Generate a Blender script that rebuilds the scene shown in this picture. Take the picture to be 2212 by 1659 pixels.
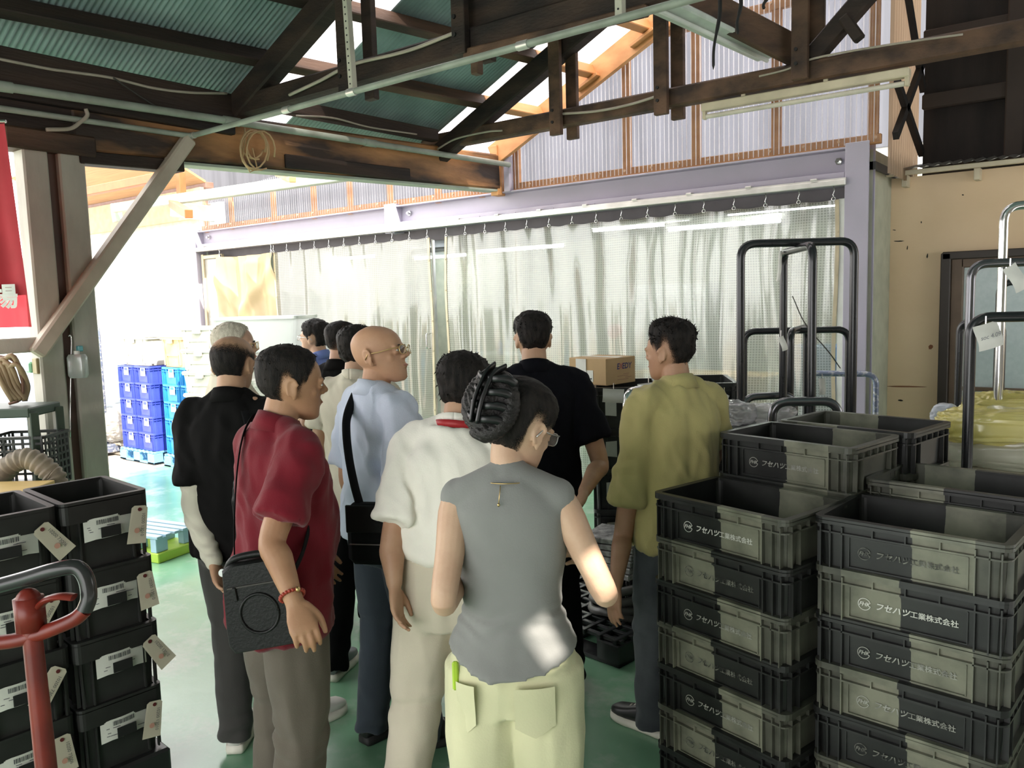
import bpy, bmesh, math, random
from mathutils import Vector, Matrix, noise
S = bpy.context.scene
for o in list(bpy.data.objects): bpy.data.objects.remove(o)
COL = S.collection
rad = math.radians
# ---------------------------------------------------------------- camera
F = 1750.0; EYE = 1.75
yaw, pit, rol = rad(37.3), rad(5.9), rad(1.6)
FW = Vector((-math.sin(yaw)*math.cos(pit), math.cos(yaw)*math.cos(pit), -math.sin(pit)))
R0 = Vector((math.cos(yaw), math.sin(yaw), 0)); U0 = R0.cross(FW)
RT = math.cos(rol)*R0 - math.sin(rol)*U0
UP = math.cos(rol)*U0 + math.sin(rol)*R0
CAM = Vector((0, 0, EYE))
cd = bpy.data.cameras.new('camera'); cam = bpy.data.objects.new('camera', cd); COL.objects.link(cam)
m = Matrix.Identity(4)
for i in range(3): m[i][0], m[i][1], m[i][2], m[i][3] = RT[i], UP[i], -FW[i], CAM[i]
cam.matrix_world = m
cd.sensor_fit = 'HORIZONTAL'; cd.sensor_width = 36; cd.lens = 36*F/2212; cd.clip_start = .05; cd.clip_end = 200
S.camera = cam
F2 = Vector((-math.sin(yaw), math.cos(yaw), 0)); R2 = Vector((math.cos(yaw), math.sin(yaw), 0))
def ray(x, y): return FW + RT*((x-1106)/F) - UP*((y-829.5)/F)
def at(x, y, d): return CAM + ray(x, y)*d
def onp(x, y, ax, v):
    d = ray(x, y); return CAM + d*((v-CAM[ax])/d[ax])
def dep(p): return (Vector(p)-CAM).dot(FW)
# ---------------------------------------------------------------- world, sun, exposure
W = bpy.data.worlds.new('world'); S.world = W; W.use_nodes = True
nt = W.node_tree; bg = nt.nodes['Background']
tcw = nt.nodes.new('ShaderNodeTexCoord'); nz = nt.nodes.new('ShaderNodeTexNoise'); nz.inputs['Scale'].default_value = 2.2
rp = nt.nodes.new('ShaderNodeValToRGB'); rp.color_ramp.elements[0].color = (.94, .95, .98, 1); rp.color_ramp.elements[1].color = (1, .96, .90, 1)
nt.links.new(tcw.outputs['Generated'], nz.inputs['Vector']); nt.links.new(nz.outputs['Fac'], rp.inputs['Fac'])
nt.links.new(rp.outputs['Color'], bg.inputs['Color']); bg.inputs['Strength'].default_value = 2.5
sl = bpy.data.lights.new('sun', 'SUN'); sl.energy = 5.0; sl.angle = rad(.53); sl.color = (1, .93, .82)
so = bpy.data.objects.new('sun', sl); COL.objects.link(so)
SUN = Vector((.78, -.30, .82)).normalized()      # towards the sun
so.rotation_euler = SUN.to_track_quat('Z', 'Y').to_euler(); so.location = (6, -6, 12)
v = S.view_settings; v.view_transform = 'Standard'; v.look = 'None'; v.exposure = 1.2; v.gamma = 1; v.use_curve_mapping = False
S.cycles.use_denoising = True; S.cycles.max_bounces = 9; S.cycles.diffuse_bounces = 5; S.cycles.transparent_max_bounces = 14
S.cycles.sample_clamp_indirect = 8; S.cycles.caustics_reflective = False; S.cycles.caustics_refractive = False
# ---------------------------------------------------------------- materials
MATS = {}
def M(name, col, rough=.55, metal=0, col2=None, scale=6, stretch=(1, 1, 1), bump=.0, bscale=40, spec=.4, contrast=(.35, .65), trans=0, sheen=0):
    if name in MATS: return MATS[name]
    mt = bpy.data.materials.new(name); mt.use_nodes = True; n = mt.node_tree; L = n.links
    b = n.nodes['Principled BSDF']; b.inputs['Roughness'].default_value = rough; b.inputs['Metallic'].default_value = metal
    b.inputs['Specular IOR Level'].default_value = spec
    if sheen: b.inputs['Sheen Weight'].default_value = sheen
    tc = n.nodes.new('ShaderNodeTexCoord'); mp = n.nodes.new('ShaderNodeMapping'); mp.inputs['Scale'].default_value = stretch
    L.new(tc.outputs['Object'], mp.inputs['Vector'])
    t = n.nodes.new('ShaderNodeTexNoise'); t.inputs['Scale'].default_value = scale; t.inputs['Detail'].default_value = 5
    L.new(mp.outputs['Vector'], t.inputs['Vector'])
    r = n.nodes.new('ShaderNodeValToRGB'); e = r.color_ramp.elements
    e[0].position, e[1].position = contrast
    c2 = col2 or tuple(c*.8 for c in col)
    e[0].color = (*c2, 1); e[1].color = (*col, 1)
    L.new(t.outputs['Fac'], r.inputs['Fac']); L.new(r.outputs['Color'], b.inputs['Base Color'])
    if bump:
        t2 = n.nodes.new('ShaderNodeTexNoise'); t2.inputs['Scale'].default_value = bscale; t2.inputs['Detail'].default_value = 4
        L.new(mp.outputs['Vector'], t2.inputs['Vector'])
        bp = n.nodes.new('ShaderNodeBump'); bp.inputs['Strength'].default_value = bump; bp.inputs['Distance'].default_value = .01
        L.new(t2.outputs['Fac'], bp.inputs['Height']); L.new(bp.outputs['Normal'], b.inputs['Normal'])
    MATS[name] = mt; return mt
def sheer(name, col, transp=.4, transl=.4, gloss=.1, rough=.15, thread=None, tsc=70, facing=None):
    """plastic sheeting: see-through + translucent + glossy, optionally a woven thread grid"""
    if name in MATS: return MATS[name]
    mt = bpy.data.materials.new(name); mt.use_nodes = True; n = mt.node_tree; L = n.links; n.nodes.clear()
    out = n.nodes.new('ShaderNodeOutputMaterial')
    tp = n.nodes.new('ShaderNodeBsdfTransparent'); tp.inputs['Color'].default_value = (*[min(1, c*1.05) for c in col], 1)
    tl = n.nodes.new('ShaderNodeBsdfTranslucent'); tl.inputs['Color'].default_value = (*col, 1)
    df = n.nodes.new('ShaderNodeBsdfDiffuse'); df.inputs['Color'].default_value = (*col, 1)
    gl = n.nodes.new('ShaderNodeBsdfGlossy'); gl.inputs['Roughness'].default_value = rough
    a = n.nodes.new('ShaderNodeMixShader'); a.inputs[0].default_value = .35; L.new(tl.outputs[0], a.inputs[1]); L.new(df.outputs[0], a.inputs[2])
    bmx = n.nodes.new('ShaderNodeMixShader'); L.new(a.outputs[0], bmx.inputs[1]); L.new(tp.outputs[0], bmx.inputs[2]); bmx.inputs[0].default_value = transp
    c = n.nodes.new('ShaderNodeMixShader'); L.new(bmx.outputs[0], c.inputs[1]); L.new(gl.outputs[0], c.inputs[2])
    fr = n.nodes.new('ShaderNodeFresnel'); fr.inputs['IOR'].default_value = 1.4
    mu = n.nodes.new('ShaderNodeMath'); mu.operation = 'MULTIPLY_ADD'; mu.inputs[1].default_value = .6; mu.inputs[2].default_value = gloss*.3
    L.new(fr.outputs[0], mu.inputs[0]); L.new(mu.outputs[0], c.inputs[0])
    if thread:
        uv = n.nodes.new('ShaderNodeUVMap'); sp = n.nodes.new('ShaderNodeSeparateXYZ'); L.new(uv.outputs[0], sp.inputs[0])
        outs = []
        for k in (0, 1):
            q = n.nodes.new('ShaderNodeMath'); q.operation = 'MULTIPLY'; q.inputs[1].default_value = tsc; L.new(sp.outputs[k], q.inputs[0])
            f = n.nodes.new('ShaderNodeMath'); f.operation = 'FRACT'; L.new(q.outputs[0], f.inputs[0])
            g = n.nodes.new('ShaderNodeMath'); g.operation = 'LESS_THAN'; g.inputs[1].default_value = .34; L.new(f.outputs[0], g.inputs[0]); outs.append(g)
        mx = n.nodes.new('ShaderNodeMath'); mx.operation = 'MAXIMUM'; L.new(outs[0].outputs[0], mx.inputs[0]); L.new(outs[1].outputs[0], mx.inputs[1])
        s2 = n.nodes.new('ShaderNodeMath'); s2.operation = 'MULTIPLY_ADD'; s2.inputs[1].default_value = -thread; s2.inputs[2].default_value = transp
        L.new(mx.outputs[0], s2.inputs[0]); L.new(s2.outputs[0], bmx.inputs[0])
    if facing:          # milkier at a slant, which paints white highlight stripes along the ridges
        lw = n.nodes.new('ShaderNodeLayerWeight'); lw.inputs['Blend'].default_value = .5
        r = n.nodes.new('ShaderNodeMapRange'); r.inputs['From Min'].default_value = .12; r.inputs['From Max'].default_value = .75; r.inputs['To Min'].default_value = facing; r.inputs['To Max'].default_value = .05
        L.new(lw.outputs['Facing'], r.inputs['Value']); L.new(r.outputs[0], bmx.inputs[0])
    L.new(c.outputs[0], out.inputs[0]); MATS[name] = mt; return mt
def glow(name, col, s):
    if name in MATS: return MATS[name]
    mt = bpy.data.materials.new(name); mt.use_nodes = True; b = mt.node_tree.nodes['Principled BSDF']
    b.inputs['Base Color'].default_value = (*col, 1); b.inputs['Emission Color'].default_value = (*col, 1); b.inputs['Emission Strength'].default_value = s
    MATS[name] = mt; return mt
def glassmat(name, col=(.9, .95, .95), rough=.02):
    if name in MATS: return MATS[name]
    return sheer(name, col, .86, .3, .3, rough)
# ---------------------------------------------------------------- mesh builder
class MB:
    def __init__(s): s.v = []; s.f = []
    def add(s, vs, fs, mx=None):
        o = len(s.v)
        s.v += [(mx @ Vector(p)) if mx is not None else Vector(p) for p in vs]
        s.f += [tuple(i+o for i in f) for f in fs]; return s
    def box(s, c, d, b=0.0, mx=None, rz=0):
        """box of size d centred on c with chamfer b"""
        hx, hy, hz = d[0]/2, d[1]/2, d[2]/2; b = min(b, hx*.9, hy*.9, hz*.9)
        T = Matrix.Translation(c) @ Matrix.Rotation(rz, 4, 'Z')
        if mx is not None: T = mx @ T
        if b <= 0:
            vs = [(x*hx, y*hy, z*hz) for x in (-1, 1) for y in (-1, 1) for z in (-1, 1)]
            fs = [(0, 1, 3, 2), (4, 6, 7, 5), (0, 4, 5, 1), (2, 3, 7, 6), (0, 2, 6, 4), (1, 5, 7, 3)]
            return s.add(vs, fs, T)
        vs = []; ix = {}
        for x in (-1, 1):
            for y in (-1, 1):
                for z in (-1, 1):
                    for a in range(3):
                        q = [x*(hx-b), y*(hy-b), z*(hz-b)]; q[a] = (x*hx, y*hy, z*hz)[a]
                        ix[(x, y, z, a)] = len(vs); vs.append(q)
        fs = []
        for a in range(3):
            u, w = (a+1) % 3, (a+2) % 3
            for sg in (-1, 1):
                l = []
                for (p, q) in ((-1, -1), (1, -1), (1, 1), (-1, 1)):
                    k = [0, 0, 0]; k[a] = sg; k[u] = p; k[w] = q; l.append(ix[(*k, a)])
                fs.append(tuple(l) if sg > 0 else tuple(l[::-1]))
            for p in (-1, 1):
                for q in (-1, 1):
                    k = [0, 0, 0]; k[u] = p; k[w] = q
                    k1 = k[:]; k1[a] = -1; k2 = k[:]; k2[a] = 1
                    l = (ix[(*k1, u)], ix[(*k2, u)], ix[(*k2, w)], ix[(*k1, w)])
                    fs.append(l if p*q > 0 else l[::-1])
        for x in (-1, 1):
            for y in (-1, 1):
                for z in (-1, 1):
                    l = tuple(ix[(x, y, z, a)] for a in range(3)); fs.append(l if x*y*z > 0 else l[::-1])
        return s.add(vs, fs, T)
    def beam(s, a, b, w, h, bv=0.0, up=(0, 0, 1)):
        """rectangular bar from a to b, w across, h along up"""
        a, b = Vector(a), Vector(b); d = b-a; L = d.length; y = d.normalized()
        x = y.cross(Vector(up)); x = x.normalized() if x.length > 1e-6 else Vector((1, 0, 0)); z = x.cross(y)
        T = Matrix.Identity(4); mid = (a+b)/2
        for i in range(3): T[i][0], T[i][1], T[i][2], T[i][3] = x[i], y[i], z[i], mid[i]
        return s.box((0, 0, 0), (w, L, h), bv, T)
    def loft(s, rings, cap=True, closed=True, mx=None):
        n = len(rings[0]); vs = [p for r in rings for p in r]; fs = []
        for i in range(len(rings)-1):
            for j in range(n if closed else n-1):
                k = (j+1) % n; fs.append((i*n+j, i*n+k, (i+1)*n+k, (i+1)*n+j))
        if cap:
            fs.append(tuple(range(n))[::-1]); fs.append(tuple((len(rings)-1)*n+j for j in range(n)))
        return s.add(vs, fs, mx)
    def tube(s, pts, r, n=10, mx=None, cap=True, flat=None):
        """swept tube; r number or list; flat=(w,h) factors for an oval strip"""
        pts = [Vector(p) for p in pts]; rings = []; t0 = None; nx = None
        for i, p in enumerate(pts):
            t = (pts[min(i+1, len(pts)-1)]-pts[max(i-1, 0)])
            t = t.normalized() if t.length > 1e-9 else Vector((0, 0, 1))
            if nx is None:
                a = Vector((0, 0, 1)) if abs(t.z) < .9 else Vector((0, 1, 0)); nx = a.cross(t).normalized()
            else:
                nx = (nx - t*nx.dot(t)); nx = nx.normalized() if nx.length > 1e-6 else t.orthogonal().normalized()
            ny = t.cross(nx); rr = r[i] if isinstance(r, (list, tuple)) else r
            fx, fy = flat or (1, 1)
            rings.append([p + (nx*math.cos(2*math.pi*k/n)*fx + ny*math.sin(2*math.pi*k/n)*fy)*rr for k in range(n)])
        return s.loft(rings, cap, True, mx)
    def cyl(s, a, b, r, n=12, r2=None): return s.tube([a, b], [r, r if r2 is None else r2], n)
    def ell(s, c, rx, ry, rz, mx=None, nu=16, nv=10):
        rings = []
        for i in range(1, nv):
            t = math.pi*i/nv-math.pi/2; cz, cr = math.sin(t), math.cos(t)
            rings.append([Vector((c[0]+rx*cr*math.cos(2*math.pi*k/nu), c[1]+ry*cr*math.sin(2*math.pi*k/nu), c[2]+rz*cz)) for k in range(nu)])
        return s.loft(rings, True, True, mx)
    def grid(s, nu, nv, fn):
        vs = [fn(i/nu, j/nv) for j in range(nv+1) for i in range(nu+1)]
        fs = [(j*(nu+1)+i, j*(nu+1)+i+1, (j+1)*(nu+1)+i+1, (j+1)*(nu+1)+i) for j in range(nv) for i in range(nu)]
        return s.add(vs, fs)
    def mesh(s, name):
        me = bpy.data.meshes.new(name); me.from_pydata([tuple(p) for p in s.v], [], s.f); me.update(); return me
    def build(s, name, mt, parent=None, smooth=False, loc=None, rz=0, angle=None, uv=None):
        me = s.mesh(name)
        if uv:
            l = me.uv_layers.new(name='UVMap')
            for lp in me.loops: l.data[lp.index].uv = uv(me.vertices[lp.vertex_index].co)
        return link(name, me, mt, parent, smooth, loc, rz, angle)
def link(name, me, mt, parent=None, smooth=False, loc=None, rz=0, angle=None):
    if mt is not None and not me.materials: me.materials.append(mt)
    if smooth:
        me.polygons.foreach_set('use_smooth', [True]*len(me.polygons))
        if angle: me.set_sharp_from_angle(angle=rad(angle))
    o = bpy.data.objects.new(name, me); COL.objects.link(o)
    if loc is not None: o.location = loc
    if rz: o.rotation_euler = (0, 0, rz)
    if parent is not None: o.parent = parent
    return o
def tag(o, label, cat, group=None, kind=None):
    o['label'] = label; o['category'] = cat
    if group: o['group'] = group
    if kind: o['kind'] = kind
    return o
def thing(name, label, cat, loc=(0, 0, 0), rz=0, group=None):
    o = bpy.data.objects.new(name, None); COL.objects.link(o); o.empty_display_size = .1
    o.location = loc; o.rotation_euler = (0, 0, rz); return tag(o, label, cat, group)
def struct(o, label, cat='structure'):
    o['kind'] = 'structure'; o['label'] = label; o['category'] = cat; return o
def copytree(o, parent=None):
    c = o.copy(); COL.objects.link(c)
    if parent is not None: c.parent = parent; c.matrix_parent_inverse = o.matrix_parent_inverse.copy()
    for ch in [x for x in o.children]: copytree(ch, c)
    return c
TXT = {}
def textmesh(s, size, shear=0, bold=0.0, key=None):
    """flat lettering as a mesh in its own xy plane, centred"""
    k = (s, size, shear, bold)
    if k not in TXT:
        cu = bpy.data.curves.new('lettering', 'FONT'); cu.body = s; cu.size = size; cu.shear = shear; cu.offset = bold
        cu.align_x = 'CENTER'; cu.align_y = 'CENTER'; cu.resolution_u = 3
        o = bpy.data.objects.new('lettering', cu); COL.objects.link(o)
        bpy.context.view_layer.update()
        dg = bpy.context.evaluated_depsgraph_get()
        me = bpy.data.meshes.new_from_object(o.evaluated_get(dg)); me.materials.clear()
        bpy.data.objects.remove(o); TXT[k] = me
    return TXT[k].copy()
def frame(o, x, y, z):
    """matrix with axes x,y,z at o"""
    T = Matrix.Identity(4)
    for i in range(3): T[i][0], T[i][1], T[i][2], T[i][3] = x[i], y[i], z[i], o[i]
    return T
def smooth_path(pts, n=6):
    """Catmull-Rom through pts"""
    P = [Vector(p) for p in pts]; P = [P[0]*2-P[1]]+P+[P[-1]*2-P[-2]]; out = []
    for i in range(1, len(P)-2):
        a, b, c, d = P[i-1:i+3]
        for k in range(n):
            t = k/n; out.append(.5*((2*b)+(c-a)*t+(2*a-5*b+4*c-d)*t*t+(3*b-a-3*c+d)*t**3))
    out.append(P[-2]); return out
def rounded(pts, r, n=5):
    """polyline with rounded corners"""
    P = [Vector(p) for p in pts]; out = [P[0]]
    for i in range(1, len(P)-1):
        a, b, c = P[i-1], P[i], P[i+1]; u, w = (a-b), (c-b); q = min(r, u.length*.49, w.length*.49)
        p, s = b+u.normalized()*q, b+w.normalized()*q
        for k in range(n+1):
            t = k/n; out.append(p*(1-t)**2+b*2*t*(1-t)+s*t*t)
    out.append(P[-1]); return out
def wbuild(mb, name, mt, parent, **k):
    """build a mesh given in world coordinates under parent"""
    T = Matrix.Identity(4); q = parent
    while q is not None: T = q.matrix_basis @ T; q = q.parent
    Ti = T.inverted(); mb.v = [Ti @ p for p in mb.v]; return mb.build(name, mt, parent, **k)
# ---------------------------------------------------------------- palette
wood_dark = M('dark_wood', (.042, .025, .017), .7, col2=(.010, .007, .006), scale=3, stretch=(1, .25, 3), bump=.4, bscale=30)
wood_mid = M('brown_wood', (.13, .072, .042), .65, col2=(.03, .018, .012), scale=2.2, stretch=(2, .5, 3), bump=.35, bscale=25)
wood_beam = M('patched_beam_wood', (.45, .22, .085), .6, col2=(.03, .018, .012), scale=1.6, stretch=(1, .55, 2.2), bump=.4, bscale=18, contrast=(.44, .66))
wood_new_and_lit = M('pine_and_skylit_wood', (.62, .32, .13), .55, col2=(.48, .22, .08), scale=4, stretch=(1, .3, 2))  # pine, and also the purlins coloured as skylit
wood_red = M('red_primer_wood', (.55, .12, .04), .5)
tin = M('dark_green_tin', (.25, .33, .33), .45, .15, col2=(.17, .235, .235), scale=3)
steel_lilac = M('lilac_grey_paint', (.42, .39, .48), .45, col2=(.38, .36, .43), scale=2, bump=.08)
alu = M('aluminium_rail', (.72, .70, .66), .35, .6)
pvc = M('grey_green_conduit', (.34, .38, .32), .4, col2=(.22, .24, .2), scale=5)
conc = M('painted_post', (.60, .60, .52), .6, col2=(.36, .34, .30), scale=3, stretch=(1, 1, .4), bump=.2)
rust = M('rusty_brown_paint', (.16, .07, .05), .6, col2=(.08, .05, .045), scale=4, stretch=(1, 1, .3), bump=.2)
beige = M('beige_plaster', (.78, .60, .40), .75, col2=(.70, .52, .33), scale=1.1, bump=.15, bscale=25)
dark_board = M('near_black_boards', (.02, .015, .013), .8, col2=(.008, .006, .006), scale=2, stretch=(3, 1, .5), bump=.3)
white_pl = M('white_enamel', (.78, .80, .76), .35)
cream_pl = M('aged_cream_enamel', (.62, .55, .40), .4)
black_pl = M('black_plastic', (.022, .023, .023), .38, col2=(.014, .014, .014), scale=9)
black_rub = M('black_rubber', (.012, .012, .012), .6)
chrome = M('chrome_tube', (.75, .75, .74), .18, 1.0)
black_tube = M('black_enamel_tube', (.02, .021, .024), .25, .2, spec=.6)
paper = M('white_paper', (.80, .79, .74), .6)
cable_m = M('grey_cable', (.42, .37, .30), .5)
cable_d = M('dark_cable', (.05, .045, .04), .5)
ink = M('printing_ink', (.09, .09, .10), .6)
red_ink = M('red_ink', (.65, .12, .1), .6)
sheet_wall = sheer('corrugated_clear_wall', (.82, .82, .86), .62, .6, .10, .12, facing=.97)
sheet_roof = sheer('corrugated_skylight', (1.0, .93, .95), .22, .8, .05, .2)
sheet_side = sheer('dirty_corrugated_plastic', (.42, .30, .20), .12, .6, .12, .2)
D = 6.5; XE = -5.05
# ---------------------------------------------------------------- floor
fm = bpy.data.materials.new('green_painted_floor'); fm.use_nodes = True; n = fm.node_tree; L = n.links; b = n.nodes['Principled BSDF']
tc = n.nodes.new('ShaderNodeTexCoord')
t1 = n.nodes.new('ShaderNodeTexNoise'); t1.inputs['Scale'].default_value = .8; t1.inputs['Detail'].default_value = 6; L.new(tc.outputs['Object'], t1.inputs['Vector'])
r1 = n.nodes.new('ShaderNodeValToRGB'); r1.color_ramp.elements[0].position = .35; r1.color_ramp.elements[1].position = .62
r1.color_ramp.elements[0].color = (.12, .27, .165, 1); r1.color_ramp.elements[1].color = (.20, .40, .25, 1); L.new(t1.outputs['Fac'], r1.inputs['Fac'])
t2 = n.nodes.new('ShaderNodeTexNoise'); t2.inputs['Scale'].default_value = 2.2; t2.inputs['Detail'].default_value = 9; t2.inputs['Roughness'].default_value = .65
L.new(tc.outputs['Object'], t2.inputs['Vector'])
r2 = n.nodes.new('ShaderNodeValToRGB'); r2.color_ramp.elements[0].position = .5; r2.color_ramp.elements[1].position = .66; L.new(t2.outputs['Fac'], r2.inputs['Fac'])
mx = n.nodes.new('ShaderNodeMixRGB'); mx.inputs['Color2'].default_value = (.46, .48, .43, 1); L.new(r1.outputs['Color'], mx.inputs['Color1'])
mm = n.nodes.new('ShaderNodeMath'); mm.operation = 'MULTIPLY'; mm.inputs[1].default_value = .55; L.new(r2.outputs['Color'], mm.inputs[0]); L.new(mm.outputs[0], mx.inputs['Fac'])
L.new(mx.outputs['Color'], b.inputs['Base Color'])
rr = n.nodes.new('ShaderNodeMapRange'); rr.inputs['To Min'].default_value = .10; rr.inputs['To Max'].default_value = .36; L.new(t2.outputs['Fac'], rr.inputs['Value']); L.new(rr.outputs[0], b.inputs['Roughness'])
bp = n.nodes.new('ShaderNodeBump'); bp.inputs['Strength'].default_value = .12; bp.inputs['Distance'].default_value = .02; L.new(t2.outputs['Fac'], bp.inputs['Height']); L.new(bp.outputs['Normal'], b.inputs['Normal'])
pm = M('pale_concrete', (.55, .47, .38), .7, col2=(.46, .38, .3), scale=1.2, bump=.2)
q1, q2 = onp(240, 1040, 2, 0), onp(480, 1003, 2, 0)
struct(MB().box((-3.2, 2.2, -.06), (10.8, 17, .12)).build('floor', fm), 'green painted concrete floor worn to grey')
struct(MB().box((-20.6, 6, -.075), (24, 44, .13)).build('trim_1', pm), 'pale concrete apron outside the open side')
gm = MB(); a = onp(250, 1030, 2, .0); bq = onp(470, 1005, 2, .0)
# ---------------------------------------------------------------- curtain wall: steel frame
def Wl(px, py, y=D): return onp(px, py, 1, y)
st = thing('steel_door_frame', 'long lilac grey steel beam frame spanning above the clear curtains', 'steel frame', (-6, D, 0))
def hbeam(x0, x1, z0=2.54, z1=2.82):
    mb = MB(); xm, l = (x0+x1)/2, x1-x0
    mb.box((xm, D+.06, (z0+z1)/2), (l, .012, z1-z0)); mb.box((xm, D+.02, z0+.01), (l, .16, .02), .003); mb.box((xm, D+.02, z1-.008), (l, .12, .016), .003)
    mb.box((xm, D-.055, z0+.045), (l, .012, .10), .003)
    for i in range(int(l/.45)): mb.cyl((x0+.3+i*.45, D-.066, z0+.06), (x0+.3+i*.45, D-.06, z0+.06), .008, 6)
    return mb
wbuild(hbeam(-6.46, -1.73), 'lintel_beam', steel_lilac, st); wbuild(hbeam(-10.33, -6.6), 'lintel_beam', steel_lilac, st)
wbuild(MB().box((-6.53, D+.0, 2.68), (.15, .16, .32), .006), 'beam_joint', steel_lilac, st)
mb = MB().box((-1.64, D-.07, 1.42), (.17, .014, 2.84), .004); mb.box((-1.64, D+.11, 1.42), (.17, .014, 2.84), .004); mb.box((-1.60, D+.02, 1.42), (.012, .17, 2.84))
wbuild(mb, 'end_column', steel_lilac, st)
mb = MB().box((-10.40, D+.0, 1.42), (.14, .16, 2.84), .006); wbuild(mb, 'end_column', steel_lilac, st)
for x in (-1.80, -6.33, -10.18): wbuild(MB().cyl((x, D+.03, 2.73), (x, D+.055, 2.73), .028, 6).cyl((x, D+.0, 2.73), (x, D+.04, 2.73), .014, 8), 'bolt', chrome, st)
# curtain rail with hooks
rl = thing('curtain_rail', 'white aluminium curtain track under the lilac steel beam', 'curtain rail', (-6, D-.1, 2.5))
wbuild(MB().box((-6.03, D-.09, 2.555), (8.64, .045, .042), .004).box((-6.03, D-.09, 2.582), (8.64, .03, .012)), 'track', alu, rl)
for i in range(17): wbuild(MB().box((-10.1+i*.51, D-.09, 2.592), (.05, .06, .016), .003), 'bracket', alu, rl)
def hook(x): return MB().tube([(x, D-.09, 2.535), (x+.006, D-.09, 2.50), (x-.004, D-.09, 2.47), (x+.004, D-.09, 2.45)], .004, 6).tube([(x+.014*math.cos(t), D-.09, 2.44+.014*math.sin(t)) for t in [k*.7 for k in range(10)]], .0035, 5)
struct(MB().box((-6.05, D+.13, 2.49), (8.6, .02, .14)).build('trim_2', M('dark_grey_lintel', (.12, .11, .12), .6)), 'dark lintel strip behind the curtain hooks')  # plain strip in one even dark grey
# ---------------------------------------------------------------- curtains
cur_m = sheer('clear_vinyl_curtain', (.57, .555, .48), .62, .5, .25, .12, thread=.34, tsc=1)
hem_m = M('cream_hem_tape', (.55, .47, .32), .5)
def curtain(name, x0, x1, label, seed, amp=.022, top=2.435):
    rnd = random.Random(seed); n = int((x1-x0)/.018); hooks = [x0+.03+i*(x1-x0-.06)/max(1, round((x1-x0)/.26)) for i in range(round((x1-x0)/.26)+1)]
    ph = [rnd.uniform(0, 6.3) for _ in range(8)]; hs = hooks[1]-hooks[0]
    def fn(u, w):
        x = x0+(x1-x0)*u; z = .03+(top-.03)*w
        k = (x-hooks[0])/hs; ripple = math.cos(2*math.pi*k)
        env = .35+.65*(1-w)**.4 if w < 1 else .3
        y = amp*(.9*math.sin(2*math.pi*(k*.5)+ph[0]+.6*math.sin(x*2+ph[1]))*env + .55*math.sin(x*23+ph[2]+1.2*math.sin(w*2.2+ph[3]))*(.4+.6*w)+.35*noise.noise((x*9, seed, w*2.4)))
        sag = .011*(.5-.5*ripple)*max(0, (w-.93)/.07)
        y += .02*max(0, (w-.82)/.18)*ripple*.5
        return Vector((x+.010*math.sin(w*9+x*7), D-.09+y, z-sag))
    t = thing(name, label, 'curtain', ((x0+x1)/2, D-.09, 0))
    mb = MB().grid(n, 42, fn)
    o = wbuild(mb, 'sheet', cur_m, t, smooth=True); me = o.data
    l = me.uv_layers.new(name='UVMap'); nv = n+1
    for lp in me.loops:
        i = lp.vertex_index; l.data[lp.index].uv = ((i % nv)*(x1-x0)/n*48, (i//nv)*2.4/42*48)
    for x in hooks: wbuild(hook(x), 'hook', chrome, t, smooth=True)
    for x in (x0+.012, x1-.012):
        mb = MB(); p = [fn((x-x0)/(x1-x0), k/30) for k in range(31)]
        mb.loft([[q+Vector((-.014, -.006, 0)), q+Vector((.014, -.006, 0)), q+Vector((.014, .006, 0)), q+Vector((-.014, .006, 0))] for q in p])
        for k in range(3, 30, 4): mb.cyl(p[k]+Vector((0, -.012, 0)), p[k]+Vector((0, -.005, 0)), .008, 8)
        wbuild(mb, 'edge_tape', hem_m, t)
    return t
curtain('vinyl_curtain', -5.72, -1.77, 'wide clear mesh vinyl curtain hanging right of the door gap', 5)
curtain('vinyl_curtain', -8.62, -5.93, 'clear mesh vinyl curtain hanging left of the door gap', 11)
# the opaque cream drape at the left end
def drape(u, w):
    x = -9.78+1.18*u; z = .04+2.40*w
    y = .03*math.sin(9*x+2*w)+.018*math.sin(24*x+5*w)+.05*math.exp(-((u-.45-.5*(w-.6))/.12)**2)*(w < .97)
    y += .05*math.exp(-((w-.68-.45*abs(u-.42))/.05)**2)*(1 if w > .6 else .5)
    return Vector((x, D-.10-y, z-.02*math.sin(math.pi*u)))
t = thing('cream_drape', 'opaque cream drape folded at the left end of the curtain rail', 'curtain', (-9.2, D-.1, 0))
wbuild(MB().grid(60, 60, drape), 'cloth', M('cream_canvas', (.42, .32, .18), .45, col2=(.36, .27, .15), scale=3), t, smooth=True)
for x in (-9.76, -8.64): wbuild(hook(x), 'hook', chrome, t)
# door leaf and bits in the gap left of the drape
t = thing('white_side_door', 'narrow white framed door panel left of the cream drape', 'door', (-10.05, D, 0))
wbuild(MB().box((-10.28, D, 1.25), (.05, .05, 2.5), .004).box((-9.84, D, 1.25), (.035, .04, 2.46), .004).box((-10.05, D, 2.46), (.46, .04, .05), .004), 'door_frame', hem_m, t)
wbuild(MB().box((-10.06, D+.01, 1.22), (.40, .012, 2.42)), 'door_pane', sheer('milky_pane', (.92, .9, .85), .3, .6, .1), t)
# gap frame post
t = thing('sliding_frame', 'thin steel frame with pull handle at the left edge of the gap', 'frame', (-5.9, D-.04, 0))
wbuild(MB().box((-5.935, D-.03, 1.21), (.02, .04, 2.42), .004), 'stile', alu, t)
wbuild(MB().tube(rounded([(-5.96, D-.10, 1.26), (-5.96, D-.16, 1.26), (-5.96, D-.16, 1.42), (-5.96, D-.10, 1.42)], .02), .008, 8), 'pull_handle', chrome, t, smooth=True)
# white strip right of curtain
struct(MB().box((-1.745, D-.05, 1.22), (.05, .03, 2.44), .003).build('trim_3', white_pl), 'white jamb strip beside the right column')
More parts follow.
